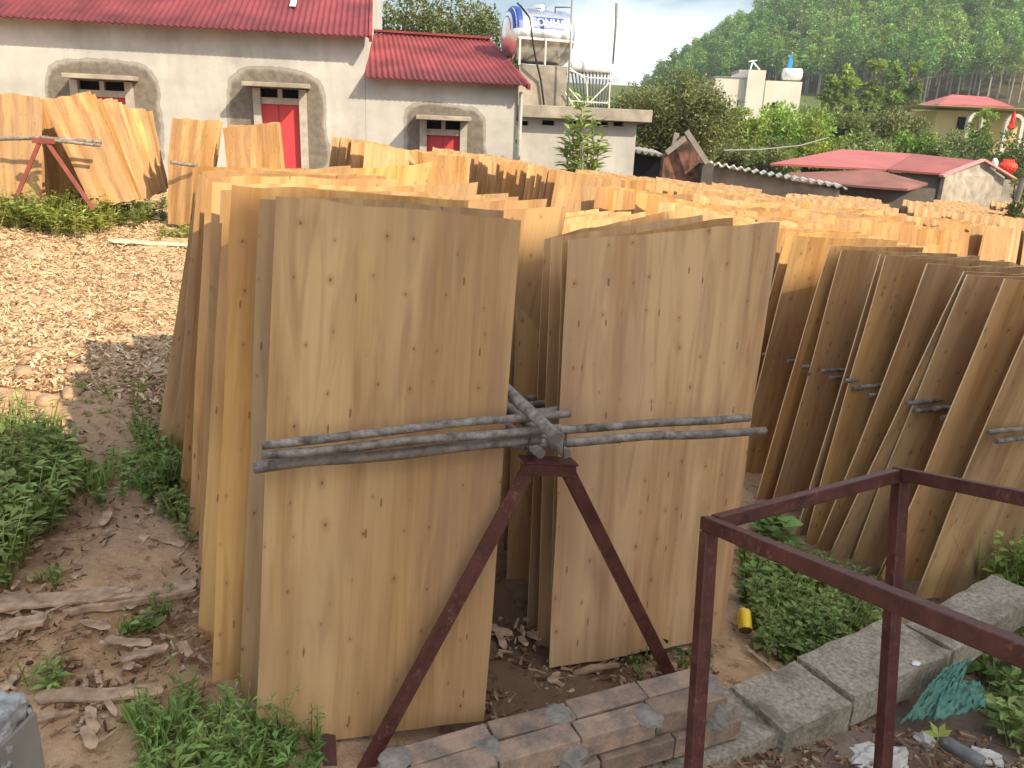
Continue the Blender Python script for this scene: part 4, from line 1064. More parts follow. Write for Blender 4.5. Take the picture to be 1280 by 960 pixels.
# gutter pipe at the corner
m = MB(); m.tube([P3(u_end+.06, e2-.1, .05), P3(u_end+.06, 0, .05)], .035, 8); m.build('drain_pipe', plain('grey_pvc', (.4, .4, .4), .4), BB)

# concrete outhouse with tank tower
OH = empty('concrete_outhouse', wp(720, 230, -.6), 'flat-roofed concrete outhouse with small dark vents and a block tower', 'outhouse')
def wq(px, py, off=-.6): return wp(px, py, off)
ou0 = u_end+.10; ou1 = wu(wq(795, 170)); oz = wq(720, 150).z
m = MB(); vents = [rect(650, 151, 660, 157, -.6), rect(678, 150, 693, 157, -.6), rect(711, 151, 722, 157, -.6), rect(747, 152, 760, 159, -.6), rect(767, 152, 779, 158, -.6)]
wall_mesh(m, ou0, ou1, -.6, oz, vents, off=-.6, depth=.15)
m.quad(P3(ou1, -.6, -.6), P3(ou1, -.6, -3), P3(ou1, oz, -3), P3(ou1, oz, -.6), uv=[(0, 0), (2, 0), (2, 2), (0, 2)])
m.build('wall', m_wall2, OH)
for v in vents: m = MB(); m.box(P3((v[0]+v[1])/2, (v[2]+v[3])/2, -.74), v[1]-v[0], .02, v[3]-v[2], WD); m.build('vent', m_dark, OH)
s1 = wu(wq(811, 143)); m = MB(); m.box(P3((ou0+s1)/2+.0, oz+.11, -1.75), s1-ou0, 2.8, .21, WD); m.build('roof_slab', m_slab, OH, bevel=.01)
tu0 = ou0+.02; tu1 = wu(wp(708, 110, -.9)); tz0 = oz+.217; tz1 = wp(680, 82, -.9).z
m = MB(); m.box(P3((tu0+tu1)/2, (tz0+tz1)/2, -1.65), tu1-tu0, 1.5, tz1-tz0, WD); m.build('tower_block', m_slab, OH)

# stainless water tank
def steelmat(nm, c, r_=.25): return plain(nm, c, r_, .5, 1.0, 3, .08, 0)
m_inox = steelmat('stainless_steel', (.78, .79, .80), .3)
tc_ = wp(672, 46, -1.6); r_t = wp(672, 10, -1.6).z - tc_.z
Lt = 1.06; ta = P3(wu(tc_)-Lt/2, tc_.z, -1.6); tb = P3(wu(tc_)+Lt/2, tc_.z, -1.6)
r_t *= .98
# turned so its left end shows
TD = (WD*.93 - WN*(-.36)*-1).normalized(); TD = Vector((.95, .30, 0)).normalized()
tm = Vector(((ta.x+tb.x)/2, (ta.y+tb.y)/2, tc_.z))
TK = empty('water_tank', tm-Vector((0, 0, r_t)), 'stainless cylindrical water tank with blue end lying on a white stand', 'water tank')
prof = [(-Lt/2-.12, .02), (-Lt/2-.115, r_t*.35), (-Lt/2-.08, r_t*.75), (-Lt/2-.02, r_t*.97), (-Lt/2+.02, r_t)]
full = prof + [(-Lt*.3, r_t), (-Lt*.28, r_t*.985), (-Lt*.26, r_t), (Lt*.26, r_t), (Lt*.28, r_t*.985), (Lt*.3, r_t), (Lt/2-.02, r_t), (Lt/2+.04, r_t*.9), (Lt/2+.09, r_t*.5), (Lt/2+.1, .02)]
m = MB(); m.tube([tm+TD*x for x, r_ in full], [r_ for x, r_ in full], 40); m.build('tank_body', m_inox, TK, smooth=True)
m_blue = plain('blue_print', (.02, .06, .30), .35, .5); m_whitep = plain('white_print', (.85, .85, .85), .4)
side = Vector((TD.y, -TD.x, 0))       # horizontal, towards the viewer
def shell(x0, x1, a0, a1, rr, na, mat, name, prof_fn=None):
    m = MB(); xs = [x0+(x1-x0)*i/8 for i in range(9)]
    def pt(x, a):
        r_ = rr if prof_fn is None else prof_fn(x)
        return tm+TD*x+(side*math.cos(a)+Vector((0,0,1))*math.sin(a))*r_
    for i in range(8):
        for k in range(na):
            A = a0+(a1-a0)*k/na; B = a0+(a1-a0)*(k+1)/na
            m.quad(pt(xs[i], A), pt(xs[i+1], A), pt(xs[i+1], B), pt(xs[i], B))
    return m.build(name, mat, TK, smooth=True)
def pf(x):
    for (xa, ra), (xb, rb) in zip(prof, prof[1:]):
        if x <= xb: return ra+(rb-ra)*max(0, (x-xa)/(xb-xa))+.006
    return r_t+.006
shell(-Lt/2-.118, -Lt/2+.10, R(8), R(172), 0, 20, m_blue, 'blue_end', pf)
shell(-Lt*.22, Lt*.34, R(9), R(36), r_t+.004, 8, m_blue, 'name_band')
def text_on(txt, size, mat, mapfn, name, par, ext=.002):
    cu = bpy.data.curves.new('txt', 'FONT'); cu.body = txt; cu.size = size; cu.extrude = ext; cu.align_x = 'CENTER'; cu.align_y = 'CENTER'; cu.offset = size*.02
    ob = bpy.data.objects.new('txt', cu); col.objects.link(ob); bpy.context.view_layer.update()
    me = bpy.data.meshes.new_from_object(ob); bpy.data.objects.remove(ob)
    bm = bmesh.new(); bm.from_mesh(me); bmesh.ops.subdivide_edges(bm, edges=[e for e in bm.edges if e.calc_length() > size*.15], cuts=3)
    off = origin_of(par)
    for v in bm.verts: v.co = mapfn(v.co.x, v.co.y, v.co.z)-off
    bm.to_mesh(me); bm.free(); me.materials.clear(); me.materials.append(mat)
    o = bpy.data.objects.new(name, me); col.objects.link(o); o.parent = par; return o
def tmap(x, y, z):
    a = R(22.5)+y/r_t; return tm+TD*(x+Lt*.06)+(side*math.cos(a)+Vector((0,0,1))*math.sin(a))*(r_t+.010+z)
text_on('SONHA', .19, m_whitep, tmap, 'lettering', TK)
m = MB(); m.tube([tm+Vector((0,0,r_t-.01)), tm+Vector((0,0,r_t+.05))], .14, 20); m.build('lid', m_inox, TK)
# stand
m_wpaint = plain('white_painted_steel', (.68, .66, .62), .5)
ST = empty('tank_stand', Vector((tm.x, tm.y, tz1)), 'white steel stand under the stainless water tank', 'stand')
zt = tm.z - r_t*.25; ww = Lt*.46
for sx in (-1, 0, 1):
    for sy in (-1, 1):
        p = tm+TD*(sx*ww)+side*(sy*r_t*1.02)
        if sx == 0 and sy == -1: continue
        m = MB(); m.bar(Vector((p.x, p.y, tz1)), Vector((p.x, p.y, zt)), .035, .035, Vector((0, 1, 0))); m.build('post', m_wpaint, ST)
for sy in (-1, 1): m = MB(); p = tm+side*(sy*r_t*1.02); p.z = zt+.02; m.bar(p-TD*(ww+.04), p+TD*(ww+.04), .04, .035); m.build('rail', m_wpaint, ST)
# hose, pipes, rod
m = MB(); m.tube([wp(647, 4, -1.2), wp(652, 9, -.8), wp(662, 22, -.7), wp(665, 45, -.7), wp(669, 70, -.7), wp(676, 100, -.85), wp(680, 131, -.85)], .018, 8)
setp(m.build('black_hose', m_black, smooth=True), 'black hose curving down over the water tank front', 'hose')
m_pipe = plain('grey_iron_pipe', (.22, .22, .22), .5)
m = MB(); m.tube([wp(716, -20, -.7), wp(709, 140, -.7)], .016, 8); m.tube([wp(713, 9, -.7), wp(694, 9, -.9), wp(694, 16, -.95)], .013, 8)
setp(m.build('iron_pipe', m_pipe, smooth=True), 'tall thin pipe with a bent arm beside the water tank', 'pipe')
m = MB(); m.tube([wp(771, 4, -1.4), wp(770, 30, -1.4), wp(766, 80, -1.4)], [.03, .022, .018], 8)
setp(m.build('vertical_rod', m_pipe, smooth=True), 'tall vertical rod rising behind the solar heater', 'rod')
# solar heater
SH = empty('solar_water_heater', wq(740, 136, -1.2), 'white solar water heater with slanting tubes on the outhouse roof', 'solar heater')
za = wq(712, 83, -2.0); zb = wq(766, 85, -2.0); rz_ = .13
m = MB(); dd = (zb-za).normalized(); m.tube([za, za+dd*.03, zb-dd*.03, zb], [rz_*.8, rz_, rz_, rz_*.8], 20); m.build('tank', m_whitep, SH, smooth=True)
for k in range(12):
    t_ = k/11; a = za.lerp(zb, .05+t_*.9); m = MB(); m.tube([a+Vector((0, -.06, -.10)), wq(722+t_*36, 133-0*t_, -.95)], .016, 6); m.build('tube', plain('glass_tube', (.06, .065, .07), .2, .5) if k == 0 else bpy.data.materials['glass_tube'], SH, smooth=True)
def strut(pts, r_=.012, nm='strut'): m = MB(); m.tube([wq(x, y, o_) for x, y, o_ in pts], r_, 6); m.build(nm, m_wpaint, SH)
strut([(712, 85, -.9), (733, 100, -.9), (735, 132, -.9)]); strut([(712, 88, -.85), (735, 97, -.85), (772, 99, -.85), (768, 94, -.85)])
strut([(709, 108, -.9), (726, 128, -.9)]); strut([(762, 103, -.9), (738, 127, -.9)]); strut([(763, 90, -.9), (761, 135, -.9)]); strut([(709, 126, -.88), (760, 129, -.88)])
strut([(706, 115, -.85), (718, 134, -.85)])

# young tree before the outhouse
def leafy(m, c, r_, n, L, W_, up=.3, shell_=False):
    for i in range(n):
        v = Vector((random.gauss(0, 1), random.gauss(0, 1), random.gauss(0, 1))).normalized()
        k = random.random()**.4
        p = Vector(c)+Vector((v.x*r_[0], v.y*r_[1], v.z*r_[2]))*k
        d_ = (v*.8+Vector((random.gauss(0, .6), random.gauss(0, .6), random.gauss(0, .4)+up)))
        m.leaf(p, d_, Vector((random.gauss(0, .5), random.gauss(0, .5), 1)), L*random.uniform(.6, 1.2), W_*random.uniform(.7, 1.2))
bp = wp(727, 250, 1.0); bp.z = gz(bp.x, bp.y)
YT = empty('young_tree', bp, 'young leafy tree standing before the concrete outhouse wall', 'tree')
ms = MB(); mc = MB(); top = wp(728, 132, 1.0)
for (px, py) in ((728, 130), (716, 150), (742, 160), (712, 172), (744, 185), (728, 165), (718, 190), (735, 195), (706, 186), (750, 178)):
    tp_ = wp(px, py, 1.0+random.uniform(-.3, .3)); ms.tube([bp, bp.lerp(tp_, .5)+Vector((random.uniform(-.05, .05), 0, .1)), tp_], [.03, .02, .008], 6)
    for q in range(3):
        cc = bp.lerp(tp_, 1-q*.13)
        for k in range(11):
            a = random.random()*2*PI; mc.leaf(cc+Vector((0, 0, random.uniform(-.14, .12))), (math.cos(a), math.sin(a), random.uniform(.0, .9)), Vector((0,0,1)), .27, .08)
ms.build('trunk', m_bark_pale, YT); mc.build('crown', leaf_mat('light_leaf', (.16, .25, .08), (.34, .44, .14), .3, 3), YT)

# ------------------------------------------------------------------ mid distance
def tree(name, label, base, top, rad, clumps, leaves, L, mat, trunk_r=.15, squash=.8, bark=None, group=None, seed=0, cat='tree'):
    random.seed(1000+seed); base = Vector(base); top = Vector(top)
    o = empty(name, base, label, cat, group); ms = MB(); mc = MB(); H = (top-base).length
    fork = base.lerp(top, .35); ms.tube([base-Vector((0,0,.2)), base.lerp(fork, .5)+Vector((.05,0,0)), fork], [trunk_r, trunk_r*.8, trunk_r*.65], 8)
    cc = base.lerp(top, .62)
    for k in range(clumps):
        v = Vector((random.gauss(0, 1), random.gauss(0, 1), random.gauss(0, .9))).normalized()*random.random()**.38
        c = cc+Vector((v.x*rad, v.y*rad*.8, v.z*H*.42*squash)); rr = rad*random.uniform(.16, .30)
        ms.tube([fork, fork.lerp(c, .5)+Vector((0, 0, .1)), c], [trunk_r*.4, trunk_r*.2, .01], 5, cap=False)
        leafy(mc, c, (rr, rr, rr*.75), leaves, L, L*.5)
    ms.build('trunk', bark or m_bark, o); mc.build('crown', mat, o); return o
def T_at(px_, py_top, py_base, y, w_px, label, mat, clumps=38, leaves=80, seed=0, name='broadleaf_tree', L=.2, **kw):
    if clumps < 55: clumps = int(clumps*1.7)
    L *= .85
    tp_ = at(px_, py_top, y); b = Vector((tp_.x, y, min(gz(tp_.x, y), tp_.z-1.5))); rad = w_px/2*y/F_PX
    return tree(name, label, b, tp_, rad, clumps, leaves, L, mat, seed=seed, **kw)
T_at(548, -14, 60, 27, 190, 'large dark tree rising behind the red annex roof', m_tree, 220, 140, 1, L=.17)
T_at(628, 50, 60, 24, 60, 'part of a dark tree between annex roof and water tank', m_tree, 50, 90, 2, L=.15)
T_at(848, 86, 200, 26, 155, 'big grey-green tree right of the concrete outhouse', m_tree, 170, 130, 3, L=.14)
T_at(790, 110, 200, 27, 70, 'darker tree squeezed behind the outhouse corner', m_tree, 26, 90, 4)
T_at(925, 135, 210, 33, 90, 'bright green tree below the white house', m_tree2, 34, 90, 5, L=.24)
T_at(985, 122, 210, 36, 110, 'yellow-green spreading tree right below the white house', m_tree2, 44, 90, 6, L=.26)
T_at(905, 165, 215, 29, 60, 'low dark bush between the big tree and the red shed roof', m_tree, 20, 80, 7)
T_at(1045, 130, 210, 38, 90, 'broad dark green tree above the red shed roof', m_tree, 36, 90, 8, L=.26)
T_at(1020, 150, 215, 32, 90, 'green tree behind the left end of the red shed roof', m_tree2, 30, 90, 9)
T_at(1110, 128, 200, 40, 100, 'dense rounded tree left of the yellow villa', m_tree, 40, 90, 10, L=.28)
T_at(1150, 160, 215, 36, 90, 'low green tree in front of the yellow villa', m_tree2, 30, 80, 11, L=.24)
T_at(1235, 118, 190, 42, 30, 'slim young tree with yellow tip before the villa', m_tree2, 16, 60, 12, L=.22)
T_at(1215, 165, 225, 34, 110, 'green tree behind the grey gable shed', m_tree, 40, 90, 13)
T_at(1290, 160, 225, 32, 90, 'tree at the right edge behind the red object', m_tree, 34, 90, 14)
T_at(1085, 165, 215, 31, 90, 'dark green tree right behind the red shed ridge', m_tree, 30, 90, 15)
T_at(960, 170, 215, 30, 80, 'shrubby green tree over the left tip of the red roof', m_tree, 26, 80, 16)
T_at(1284, 205, 250, 15, 26, 'small dark shrub at the right edge above the far sheets', m_tree, 10, 60, 17, L=.1)
for i in range(5): T_at(1040+i*26+random.uniform(-4, 4), 78+abs(i-2)*6, 125, 72+i, 24, ['light green tree standing first in the short row left of the villa', 'light green tree second in the short row left of the villa', 'light green tree in the middle of the short row before the dark wood', 'light green tree fourth in the short row before the dark wood', 'light green tree last in the short row above the villa roof'][i], m_tree2, 16, 50, 20+i, L=.5, squash=1.2)

# white house
def pbox(par, name, px0, py0, px1, py1, y, depth, mat, zb=None, bevel=0):
    a = at(px0, py0, y); b = at(px1, py1, y); zt_ = (a.z+b.z)/2 if zb is not None else a.z; z0_ = zb if zb is not None else b.z
    m = MB(); m.box(((a.x+b.x)/2, y+depth/2, (zt_+z0_)/2), b.x-a.x, depth, zt_-z0_); return m.build(name, mat, par, bevel=bevel)
m_cream = plain('cream_render', (.55, .52, .46), .9, .1, 0, .6, .1, 0); m_yel = plain('yellow_render', (.58, .47, .24), .9, .1, 0, .6, .1, 0)
WH = empty('white_house', at(948, 180, 62), 'pale flat-roofed house with a stair tower below the wooded hill', 'house')
pbox(WH, 'left_wing', 893, 97, 936, 97, 62, 6, m_cream, 1.0); pbox(WH, 'right_wing', 958, 100, 1003, 103, 62.3, 6, m_cream, 1.0)
pbox(WH, 'stair_tower', 936, 87, 958, 88, 61.6, 5, m_cream, 1.0); pbox(WH, 'parapet', 893, 95.5, 936, 97, 61.9, 6.2, m_whitep)
pbox(WH, 'roof_shed', 924, 87, 935, 98, 66, 2, m_slab); pbox(WH, 'window', 966, 128, 974, 136, 62.2, .2, m_dark)
p = at(991, 93, 63); m = MB(); m.tube([p-Vector((.7, 0, 0)), p+Vector((.6, 0, 0))], .42, 14); setp(m.build('water_tank', m_whitep, smooth=True), 'small white tank on the roof of the white house', 'water tank')
m = MB(); p = at(987, 84, 63.5); m.box(p, .3, .3, 1.1); m.box(p+Vector((0, 0, .7)), .18, .18, .3); setp(m.build('blue_tube', plain('blue_plastic', (.03, .25, .6), .4)), 'bright blue upright thing beside the white rooftop tank', 'blue object')
m = MB(); p = at(943, 87, 62.5); q = at(941, 77, 62.5); m.bar(p-Vector((.3,0,0)), q, .08, .08, Vector((0, 1, 0))); m.bar(p+Vector((.4,0,0)), q, .08, .08, Vector((0, 1, 0))); m.bar(q-Vector((.3,0,0)), q+Vector((.3,0,.1)), .06, .06); setp(m.build('roof_antenna', m_whitep), 'white forked stand on top of the stair tower', 'antenna')

# yellow villa
VI = empty('yellow_villa', at(1225, 200, 52), 'yellow villa with red hipped roof and white arches among trees', 'villa')
y = 52; z0_ = 1.5
pbox(VI, 'wall', 1172, 137, 1214, 139, y+1.5, 7, m_yel, z0_); pbox(VI, 'wall', 1215, 140, 1330, 144, y+2.6, 6, m_yel, z0_)
pbox(VI, 'eave_slab', 1150, 131, 1330, 138, y-.2, 4.5, plain('cream_slab', (.62, .56, .36), .8))
a = at(1183, 131, y+.5); b = at(1268, 133, y+.5); rdg0 = at(1190, 118, y+4); rdg1 = at(1236, 121, y+4); c = at(1160, 131, y+3)
m = MB(); a2 = Vector((a.x-.5, a.y, a.z+.02)); b.z += .02; m.quad(a2, b, rdg1, rdg0); m.tri(a2, rdg0, Vector((a2.x, y+4.6, a.z))); m.tri(b, Vector((b.x, y+4.6, b.z)), rdg1); m.quad(rdg0, rdg1, Vector((b.x, y+4.6, b.z)), Vector((a2.x, y+4.6, a.z)))
o = m.build('roof', m_roof2, VI); sm = o.modifiers.new('thickness', 'SOLIDIFY'); sm.thickness = .1
pbox(VI, 'window', 1199, 146, 1205, 162, y+1.4, .2, m_dark)
def arch(px0, px1, pyt, pyb, nm):
    m = MB(); a = at(px0, pyb, y-.1); b = at(px1, pyb, y-.1); t_ = at(px0, pyt, y-.1).z; r_ = (b.x-a.x)/2; cx = (a.x+b.x)/2; zc = t_-r_
    pts = [(a.x, z0_)] + [(cx-r_*math.cos(k*PI/10), zc+r_*math.sin(k*PI/10)) for k in range(11)] + [(b.x, z0_)]
    for (x0, z0a), (x1, z1a) in zip(pts, pts[1:]): m.bar((x0, y-.1, z0a), (x1, y-.1, z1a), .2, .3, Vector((0, -1, 0)))
    m.build(nm, m_cream, VI)
arch(1209, 1226, 142, 160, 'arch'); arch(1256, 1276, 144, 160, 'arch'); arch(1284, 1300, 144, 160, 'arch')
p = at(1266, 150, y-.6); m = MB(); m.blob(p, .14, .1, .5, 0, 10, 8, .15); m.blob(p-Vector((0,0,.4)), .26, .14, .15, 0, 10, 6, .15)
setp(m.build('red_banner', plain('red_cloth', (.55, .03, .02), .7)), 'red hanging lantern-like banner in the villa arch', 'banner')

# red sheds
SHd = empty('red_roofed_shed', at(1100, 240, 24), 'long shed with faded red metal roof in front of the trees', 'shed')
def poly_roof(par, name, pts, mat, th=.05):
    m = MB(); n0 = len(m.v); m.v += [Vector(p) for p in pts]; m.f.append(tuple(range(len(pts)))); m.m.append(0)
    o = m.build(name, mat, par); s_ = o.modifiers.new('thickness', 'SOLIDIFY'); s_.thickness = th; return o
poly_roof(SHd, 'roof_panel', [at(963, 204, 21), at(1109, 211.5, 21), at(1141, 192, 25.5), at(1052, 186.5, 25.5)], m_roof2)
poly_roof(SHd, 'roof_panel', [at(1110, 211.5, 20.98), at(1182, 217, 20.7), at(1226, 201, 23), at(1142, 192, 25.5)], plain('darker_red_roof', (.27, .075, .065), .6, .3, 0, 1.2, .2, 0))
a = at(1182, 218, 20.7); b = at(1256, 221, 22.5); g = at(1226, 202, 22.2)
m = MB(); zz = gz(9, 21)-.3; m.v += [Vector((a.x, a.y, zz)), Vector((b.x, b.y, zz)), b, g, a]; m.f.append((0, 1, 2, 3, 4)); m.m.append(0)
o = m.build('gable_wall', m_slab, SHd); s_ = o.modifiers.new('thickness', 'SOLIDIFY'); s_.thickness = .1
m = MB(); m.bar(a+Vector((-.15, -.1, -.04)), g+Vector((0, -.1, .05)), .12, .05); m.bar(g+Vector((0, -.1, .05)), b+Vector((.25, -.1, -.05)), .12, .05); m.build('verge_trim', plain('pale_pink_trim', (.55, .25, .25), .6), SHd)
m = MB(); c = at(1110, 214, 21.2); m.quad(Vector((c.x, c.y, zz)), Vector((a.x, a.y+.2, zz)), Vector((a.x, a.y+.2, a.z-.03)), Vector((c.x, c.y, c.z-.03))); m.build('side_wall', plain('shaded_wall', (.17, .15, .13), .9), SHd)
m = MB(); c = at(1256, 220, 22.6); d_ = at(1278, 226, 22.6); m.box(((c.x+d_.x)/2, 23.4, (zz+d_.z)/2), d_.x-c.x, 1.6, d_.z-zz); setp(m.build('block_wall', m_slab), 'short grey block wall right of the gable shed', 'wall')
BR = empty('rusty_lean_to', at(1070, 240, 19), 'low lean-to with rust-brown roof before the red shed', 'lean-to')
poly_roof(BR, 'roof', [at(990, 226, 19.2), at(1135, 236, 18.6), at(1160, 229, 19.6), at(1095, 212, 20.7), at(985, 216, 20.7)], m_rust)
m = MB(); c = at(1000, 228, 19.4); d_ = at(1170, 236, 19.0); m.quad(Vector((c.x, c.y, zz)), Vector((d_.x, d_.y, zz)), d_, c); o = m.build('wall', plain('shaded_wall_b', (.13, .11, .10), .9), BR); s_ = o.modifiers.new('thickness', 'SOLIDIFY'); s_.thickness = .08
# fibre cement roofs, white scalloped edge
m_fib = plain('white_fibre_cement', (.47, .45, .41), .85, .1, 0, 5, .2, 0)
FB = empty('fibre_cement_shed', at(900, 240, 18), 'low shed with wavy white-edged fibre cement roof', 'shed')
f0 = at(885, 204, 17.6); f1 = at(1060, 235, 16.6); corrugated('roof', m_fib, FB, (f0, f1), (f0+Vector((.3, 1.2, .02)), f1+Vector((.3, 1.2, .02))), .17, .03)
m = MB(); c = Vector((f0.x+.1, f0.y+.15, f0.z-.05)); d_ = Vector((f1.x-.1, f1.y+.15, f1.z-.05)); m.quad(Vector((c.x, c.y, zz)), Vector((d_.x, d_.y, zz)), d_, c); o = m.build('wall', plain('brown_block_wall', (.30, .24, .18), .9, .1, 0, 3, .35, 0), FB); s_ = o.modifiers.new('thickness', 'SOLIDIFY'); s_.thickness = .1
FC = empty('fibre_cement_shed', at(812, 230, 17), 'short piece of white scalloped roof beside the outhouse', 'shed')
f0 = at(793, 188, 17.4); f1 = at(834, 195, 17.2); corrugated('roof', m_fib, FC, (f0, f1), (f0+Vector((0, 1.6, .1)), f1+Vector((0, 1.6, .1))), .14, .03)
m = MB(); m.quad(Vector((f0.x, f0.y+.2, zz)), Vector((f1.x, f1.y+.2, zz)), f1+Vector((0, .2, -.05)), f0+Vector((0, .2, -.05))); m.build('wall', m_dark, FC)
# gabled brick ruin
RU = empty('brick_ruin', at(860, 240, 15.8), 'small dark ruined brick gable with slanting roof timbers', 'ruin')
a = at(826, 215, 16); b = at(888, 218, 16); g = at(853, 170, 16); s_l = at(830, 195, 16); s_r = at(886, 200, 16)
n = NT('burnt_brick'); v = n.geo(); n.base(n.mix(n.ramp(n.noise(v, 5, 5), [(.4, 0.0), (.6, 1.0)]), (.06, .045, .04), (.25, .12, .09)), .95, .1); m_burnt = n.mat
m = MB(); m.v += [Vector((a.x, a.y, zz)), Vector((b.x, b.y, zz)), s_r, g, s_l]; m.f.append((0, 1, 2, 3, 4)); m.m.append(0); o = m.build('gable_wall', m_burnt, RU); q = o.modifiers.new('thickness', 'SOLIDIFY'); q.thickness = .25
for p, q in ((at(858, 164, 15.8), at(884, 204, 15.7)), (at(857, 172, 15.8), at(833, 191, 15.8)), (at(846, 166, 15.9), at(842, 186, 15.9))):
    m = MB(); m.bar(p, q, .10, .06, Vector((0, -1, 0))); m.build('roof_timber', plain('grey_timber', (.22, .20, .18), .9) if 'grey_timber' not in bpy.data.materials else bpy.data.materials['grey_timber'], RU)
m = MB(); p = at(884, 202, 15.6); m.box((p.x+.05, 15.9, (p.z+zz)/2-.03), .22, .4, p.z-zz); m.build('pillar', plain('dark_pillar', (.09, .08, .075), .9), RU)
# red round object and slanting post at the far right
m = MB(); p = at(1259, 209, 23); m.blob(p, .27, .2, .17, 0, 16, 10, .05)
for k in range(5): m.blob(p+Vector((-.14+k*.07, 0, .16)), .035, .04, .06, 0, 8, 5, .1)
setp(m.build('red_ornament', plain('red_lacquer', (.65, .05, .02), .5)), 'round bright red ornament on the shed roof at far right', 'ornament')
m = MB(); p = at(1243, 206, 22.8); m.blob(p, .09, .09, .18, 0, 10, 6, .1); setp(m.build('small_white_figure', m_whitep, smooth=True), 'tiny white shape beside the round red ornament', 'ornament')
m = MB(); m.tube([at(1270, 252, 14), at(1279, 222, 14)], .05, 8); setp(m.build('wooden_post', plain('grey_post', (.16, .15, .14), .9)), 'grey slanting post at the right edge behind the far sheets', 'post')
# cable
m = MB(); m.tube([at(905, 188, 22), at(950, 187, 23), at(1000, 182, 25), at(1035, 172, 27)], .02, 5); setp(m.build('cable', m_pipe), 'thin sagging cable in front of the trees', 'cable')
# ------------------------------------------------------------------ wooded hill
random.seed(99)
def hz(x, y):
    """height of the wooded hill"""
    t_ = max(0, min(1, (y-118)/110)); s_ = t_*t_*(3-2*t_)
    ridge = 6 + .43*max(0, x-30)
    ridge = min(ridge, 90)
    return 9 + s_*ridge - 10*math.exp(-((x-20)**2)/900)
hv = []; nx, ny = 70, 40
for j in range(ny+1):
    for i in range(nx+1):
        x = 10+i*4.5; y = 112+j*5.5; hv.append((x, y, hz(x, y)+1.2*noise.noise(Vector((x*.05, y*.05, 0)))))
hf = [(j*(nx+1)+i, j*(nx+1)+i+1, (j+1)*(nx+1)+i+1, (j+1)*(nx+1)+i) for j in range(ny) for i in range(nx)]
me = bpy.data.meshes.new('hill'); me.from_pydata(hv, [], hf); me.polygons.foreach_set('use_smooth', [True]*len(hf))
me.materials.append(plain('hill_floor', (.09, .075, .04), .95, .1, 0, .1, .4, 0)); o = bpy.data.objects.new('hill', me); col.objects.link(o); o['kind'] = 'structure'
protos = []
def eu_mesh(k):
    H = random.uniform(10, 12.5); ms = MB(); mc = MB()
    bx = random.uniform(-.3, .3); ms.tube([(0, 0, -1), (bx*.5, 0, H*.5), (bx, 0, H*.95)], [.16, .12, .04], 5)
    n = 46
    for q in range(n):
        t_ = random.random(); z = H*(.52+.48*t_); rr = 1.8*math.sin(PI*(.14+.82*t_))**.8
        a = random.random()*2*PI; r_ = rr*random.random()**.5; c = (bx+math.cos(a)*r_, math.sin(a)*r_, z)
        if q % 3 == 0: ms.tube([(bx*.8, 0, z-1.2), c], [.05, .02], 3, cap=False)
        leafy(mc, c, (.5, .5, .45), 13, .55, .36)
    a = ms.build('trunk', m_bark_pale, origin=(0, 0, 0)); b = mc.build('crown', m_eu, origin=(0, 0, 0))
    ma, mb_ = a.data, b.data; bpy.data.objects.remove(a); bpy.data.objects.remove(b); return ma, mb_
protos = [eu_mesh(k) for k in range(6)]
def visible_edge(x, y):
    d_ = Vector((x, y, hz(x, y)+11))-CAM
    X = d_.dot(RT)/d_.dot(FWD)*F_PX+640; Y = 480-d_.dot(UP)/d_.dot(FWD)*F_PX; return X, Y
cand = []
y = 118.0
while y < 262:
    step = 3.7+(y-118)*.003; x = 22.0 if y < 400 else 22
    while x < 260:
        xx = x+random.uniform(-.9, .9); yy = y+random.uniform(-.9, .9); X, Y = visible_edge(xx, yy)
        if 690 < X < 1330 and Y > -70 and Y < 140 and hz(xx, yy) > 9.6:
            if not (1000 < X and yy < 124): cand.append((yy, xx, X, Y))
        x += step*1.05
    y += step
cand.sort(); print('forest candidates', len(cand))
near = cand[:240]; rest = cand[240:]
for (yy, xx, X, Y) in near:
    o = bpy.data.objects.new('eucalyptus_tree', None); col.objects.link(o); o.location = (xx, yy, hz(xx, yy)); o.rotation_euler.z = random.random()*6; o.scale = (1, 1, random.uniform(.8, 1.15))
    setp(o, 'slim tall eucalyptus with bare pale trunk at the lower edge of the hill wood', 'tree', 'eucalyptus trees along the lower edge of the hill wood')
    a, b = random.choice(protos)
    for nm, me in (('trunk', a), ('crown', b)):
        c = bpy.data.objects.new(nm, me); col.objects.link(c); c.parent = o
# the rest of the wood: one mass, scattered over a point mesh with geometry nodes
pts = bpy.data.meshes.new('forest'); pts.from_pydata([(xx, yy, hz(xx, yy)) for (yy, xx, X, Y) in rest], [], [])
fo = bpy.data.objects.new('forest', pts); col.objects.link(fo)
setp(fo, 'dense green eucalyptus wood covering the hillside', 'wood', None, 'stuff')
tv = []; tf = []; nvt = 0
cc = bpy.data.collections.new('forest_source')
for k, (a, b) in enumerate(protos):
    me = bpy.data.meshes.new('forest_tree')
    va = [tuple(v.co) for v in a.vertices]; vb = [tuple(v.co) for v in b.vertices]
    fa = [tuple(p.vertices) for p in a.polygons]; fb = [tuple(i+len(va) for i in p.vertices) for p in b.polygons]
    me.from_pydata(va+vb, [], fa+fb); me.materials.append(m_bark_pale); me.materials.append(m_eu)
    me.polygons.foreach_set('material_index', [0]*len(fa)+[1]*len(fb))
    ob = bpy.data.objects.new('forest_tree', me); cc.objects.link(ob)
ng = bpy.data.node_groups.new('scatter', 'GeometryNodeTree')
ng.interface.new_socket('Geometry', in_out='INPUT', socket_type='NodeSocketGeometry'); ng.interface.new_socket('Geometry', in_out='OUTPUT', socket_type='NodeSocketGeometry')
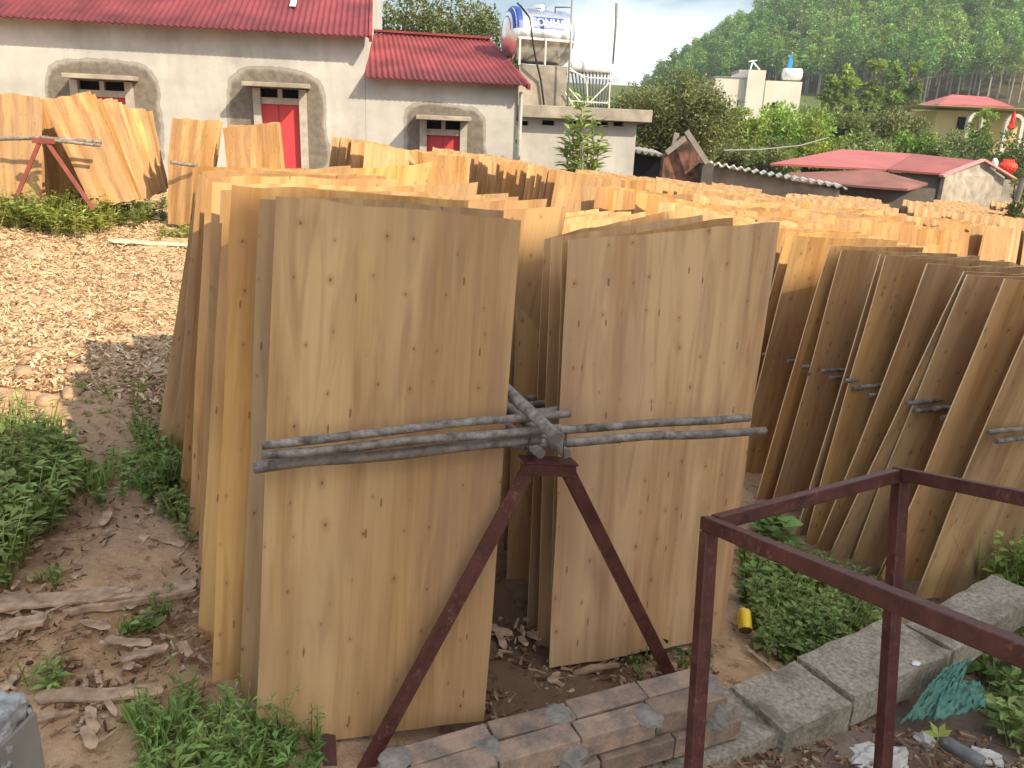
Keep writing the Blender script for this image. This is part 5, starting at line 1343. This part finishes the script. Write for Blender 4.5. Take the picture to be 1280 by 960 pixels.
N = ng.nodes; gi = N.new('NodeGroupInput'); g_o = N.new('NodeGroupOutput'); ip = N.new('GeometryNodeInstanceOnPoints'); ci = N.new('GeometryNodeCollectionInfo')
ci.inputs['Collection'].default_value = cc; ci.inputs['Separate Children'].default_value = True; ci.inputs['Reset Children'].default_value = True
ip.inputs['Pick Instance'].default_value = True
rv = N.new('FunctionNodeRandomValue'); rv.data_type = 'FLOAT_VECTOR'; rv.inputs[0].default_value = (0, 0, 0); rv.inputs[1].default_value = (0, 0, 6.28)
rs = N.new('FunctionNodeRandomValue'); rs.data_type = 'FLOAT'; rs.inputs[2].default_value = .85; rs.inputs[3].default_value = 1.15
ng.links.new(gi.outputs[0], ip.inputs['Points']); ng.links.new(ci.outputs[0], ip.inputs['Instance']); ng.links.new(rv.outputs[0], ip.inputs['Rotation']); ng.links.new(rs.outputs[1], ip.inputs['Scale']); ng.links.new(ip.outputs[0], g_o.inputs[0])
md = fo.modifiers.new('scatter', 'NODES'); md.node_group = ng
# low scrub filling the ground between the sheds and the hill
m = MB(); random.seed(5)
for i in range(1500):
    y = random.uniform(44, 116); x = random.uniform(.02, .95)*y
    z = gz(x, y); r_ = random.uniform(.8, 1.8)
    for q in range(1): leafy(m, (x, y, z+r_*.5), (r_, r_, r_*.8), 26, .55, .32)
setp(m.build('scrub', m_tree), 'green scrub and orchards on the flat ground before the hill', 'scrub', None, 'stuff')

# ------------------------------------------------------------------ two-storey house behind the viewer that shades the near racks
HB = 9.2
k = (HB-1.2)/math.tan(SUN_EL); off = Vector((math.sin(SUN_AZ), math.cos(SUN_AZ), 0))*k
A = Vector((-1.2, SH_Y0, 0))+off; B = Vector((1.6, SH_Y1, 0))+off
dd = (B-A).normalized(); bk = Vector((dd.y, -dd.x, 0))
A2 = A-dd*1.2; B2 = B+dd*8.5
HH = empty('two_storey_house', (A2+B2)/2+bk*4, 'plain two-storey plastered house behind the viewpoint', 'house')
m = MB(); q = [A2, B2, B2+bk*8, A2+bk*8]; m.hexa([Vector((p.x, p.y, -1)) for p in q[::-1]]+[Vector((p.x, p.y, HB-.12)) for p in q[::-1]]); m.build('wall', m_cream, HH)
m = MB(); c = (A2+B2)/2+bk*4; c.z = HB-.05; m.box(c, (B2-A2).length+.02, 8.02, .1, dd); m.build('roof_slab', m_slab, HH)
for k_ in range(4):
    for z_ in (1.6, 5.2):
        c = A2.lerp(B2, .15+k_*.23)-bk*.01; c.z = z_; m = MB(); m.box(c, 1.2, .06, 1.4, dd); f = m.build('window', m_dark, HH)
        m = MB(); m.box(c-bk*.035+Vector((0,0,-.75)), 1.4, .14, .08, dd); m.build('sill', m_whitep, f)
# ------------------------------------------------------------------ haze
if HAZE:
    hx0, hx1, hy0, hy1, hz0, hz1 = -30, 300, -25, 330, -4, 112
    m = MB(); m.hexa([(hx0, hy0, hz0), (hx1, hy0, hz0), (hx1, hy1, hz0), (hx0, hy1, hz0), (hx0, hy0, hz1), (hx1, hy0, hz1), (hx1, hy1, hz1), (hx0, hy1, hz1)])
    hm = bpy.data.materials.new('haze'); hm.use_nodes = True; t = hm.node_tree; t.nodes.remove(t.nodes['Principled BSDF'])
    pv = t.nodes.new('ShaderNodeVolumePrincipled'); pv.inputs['Color'].default_value = (.78, .88, 1, 1); pv.inputs['Density'].default_value = HAZE; pv.inputs['Anisotropy'].default_value = .3
    t.links.new(pv.outputs[0], t.nodes['Material Output'].inputs['Volume'])
    o = m.build('haze', hm); o['kind'] = 'stuff'; o['label'] = 'thin pale haze in the air over the valley'
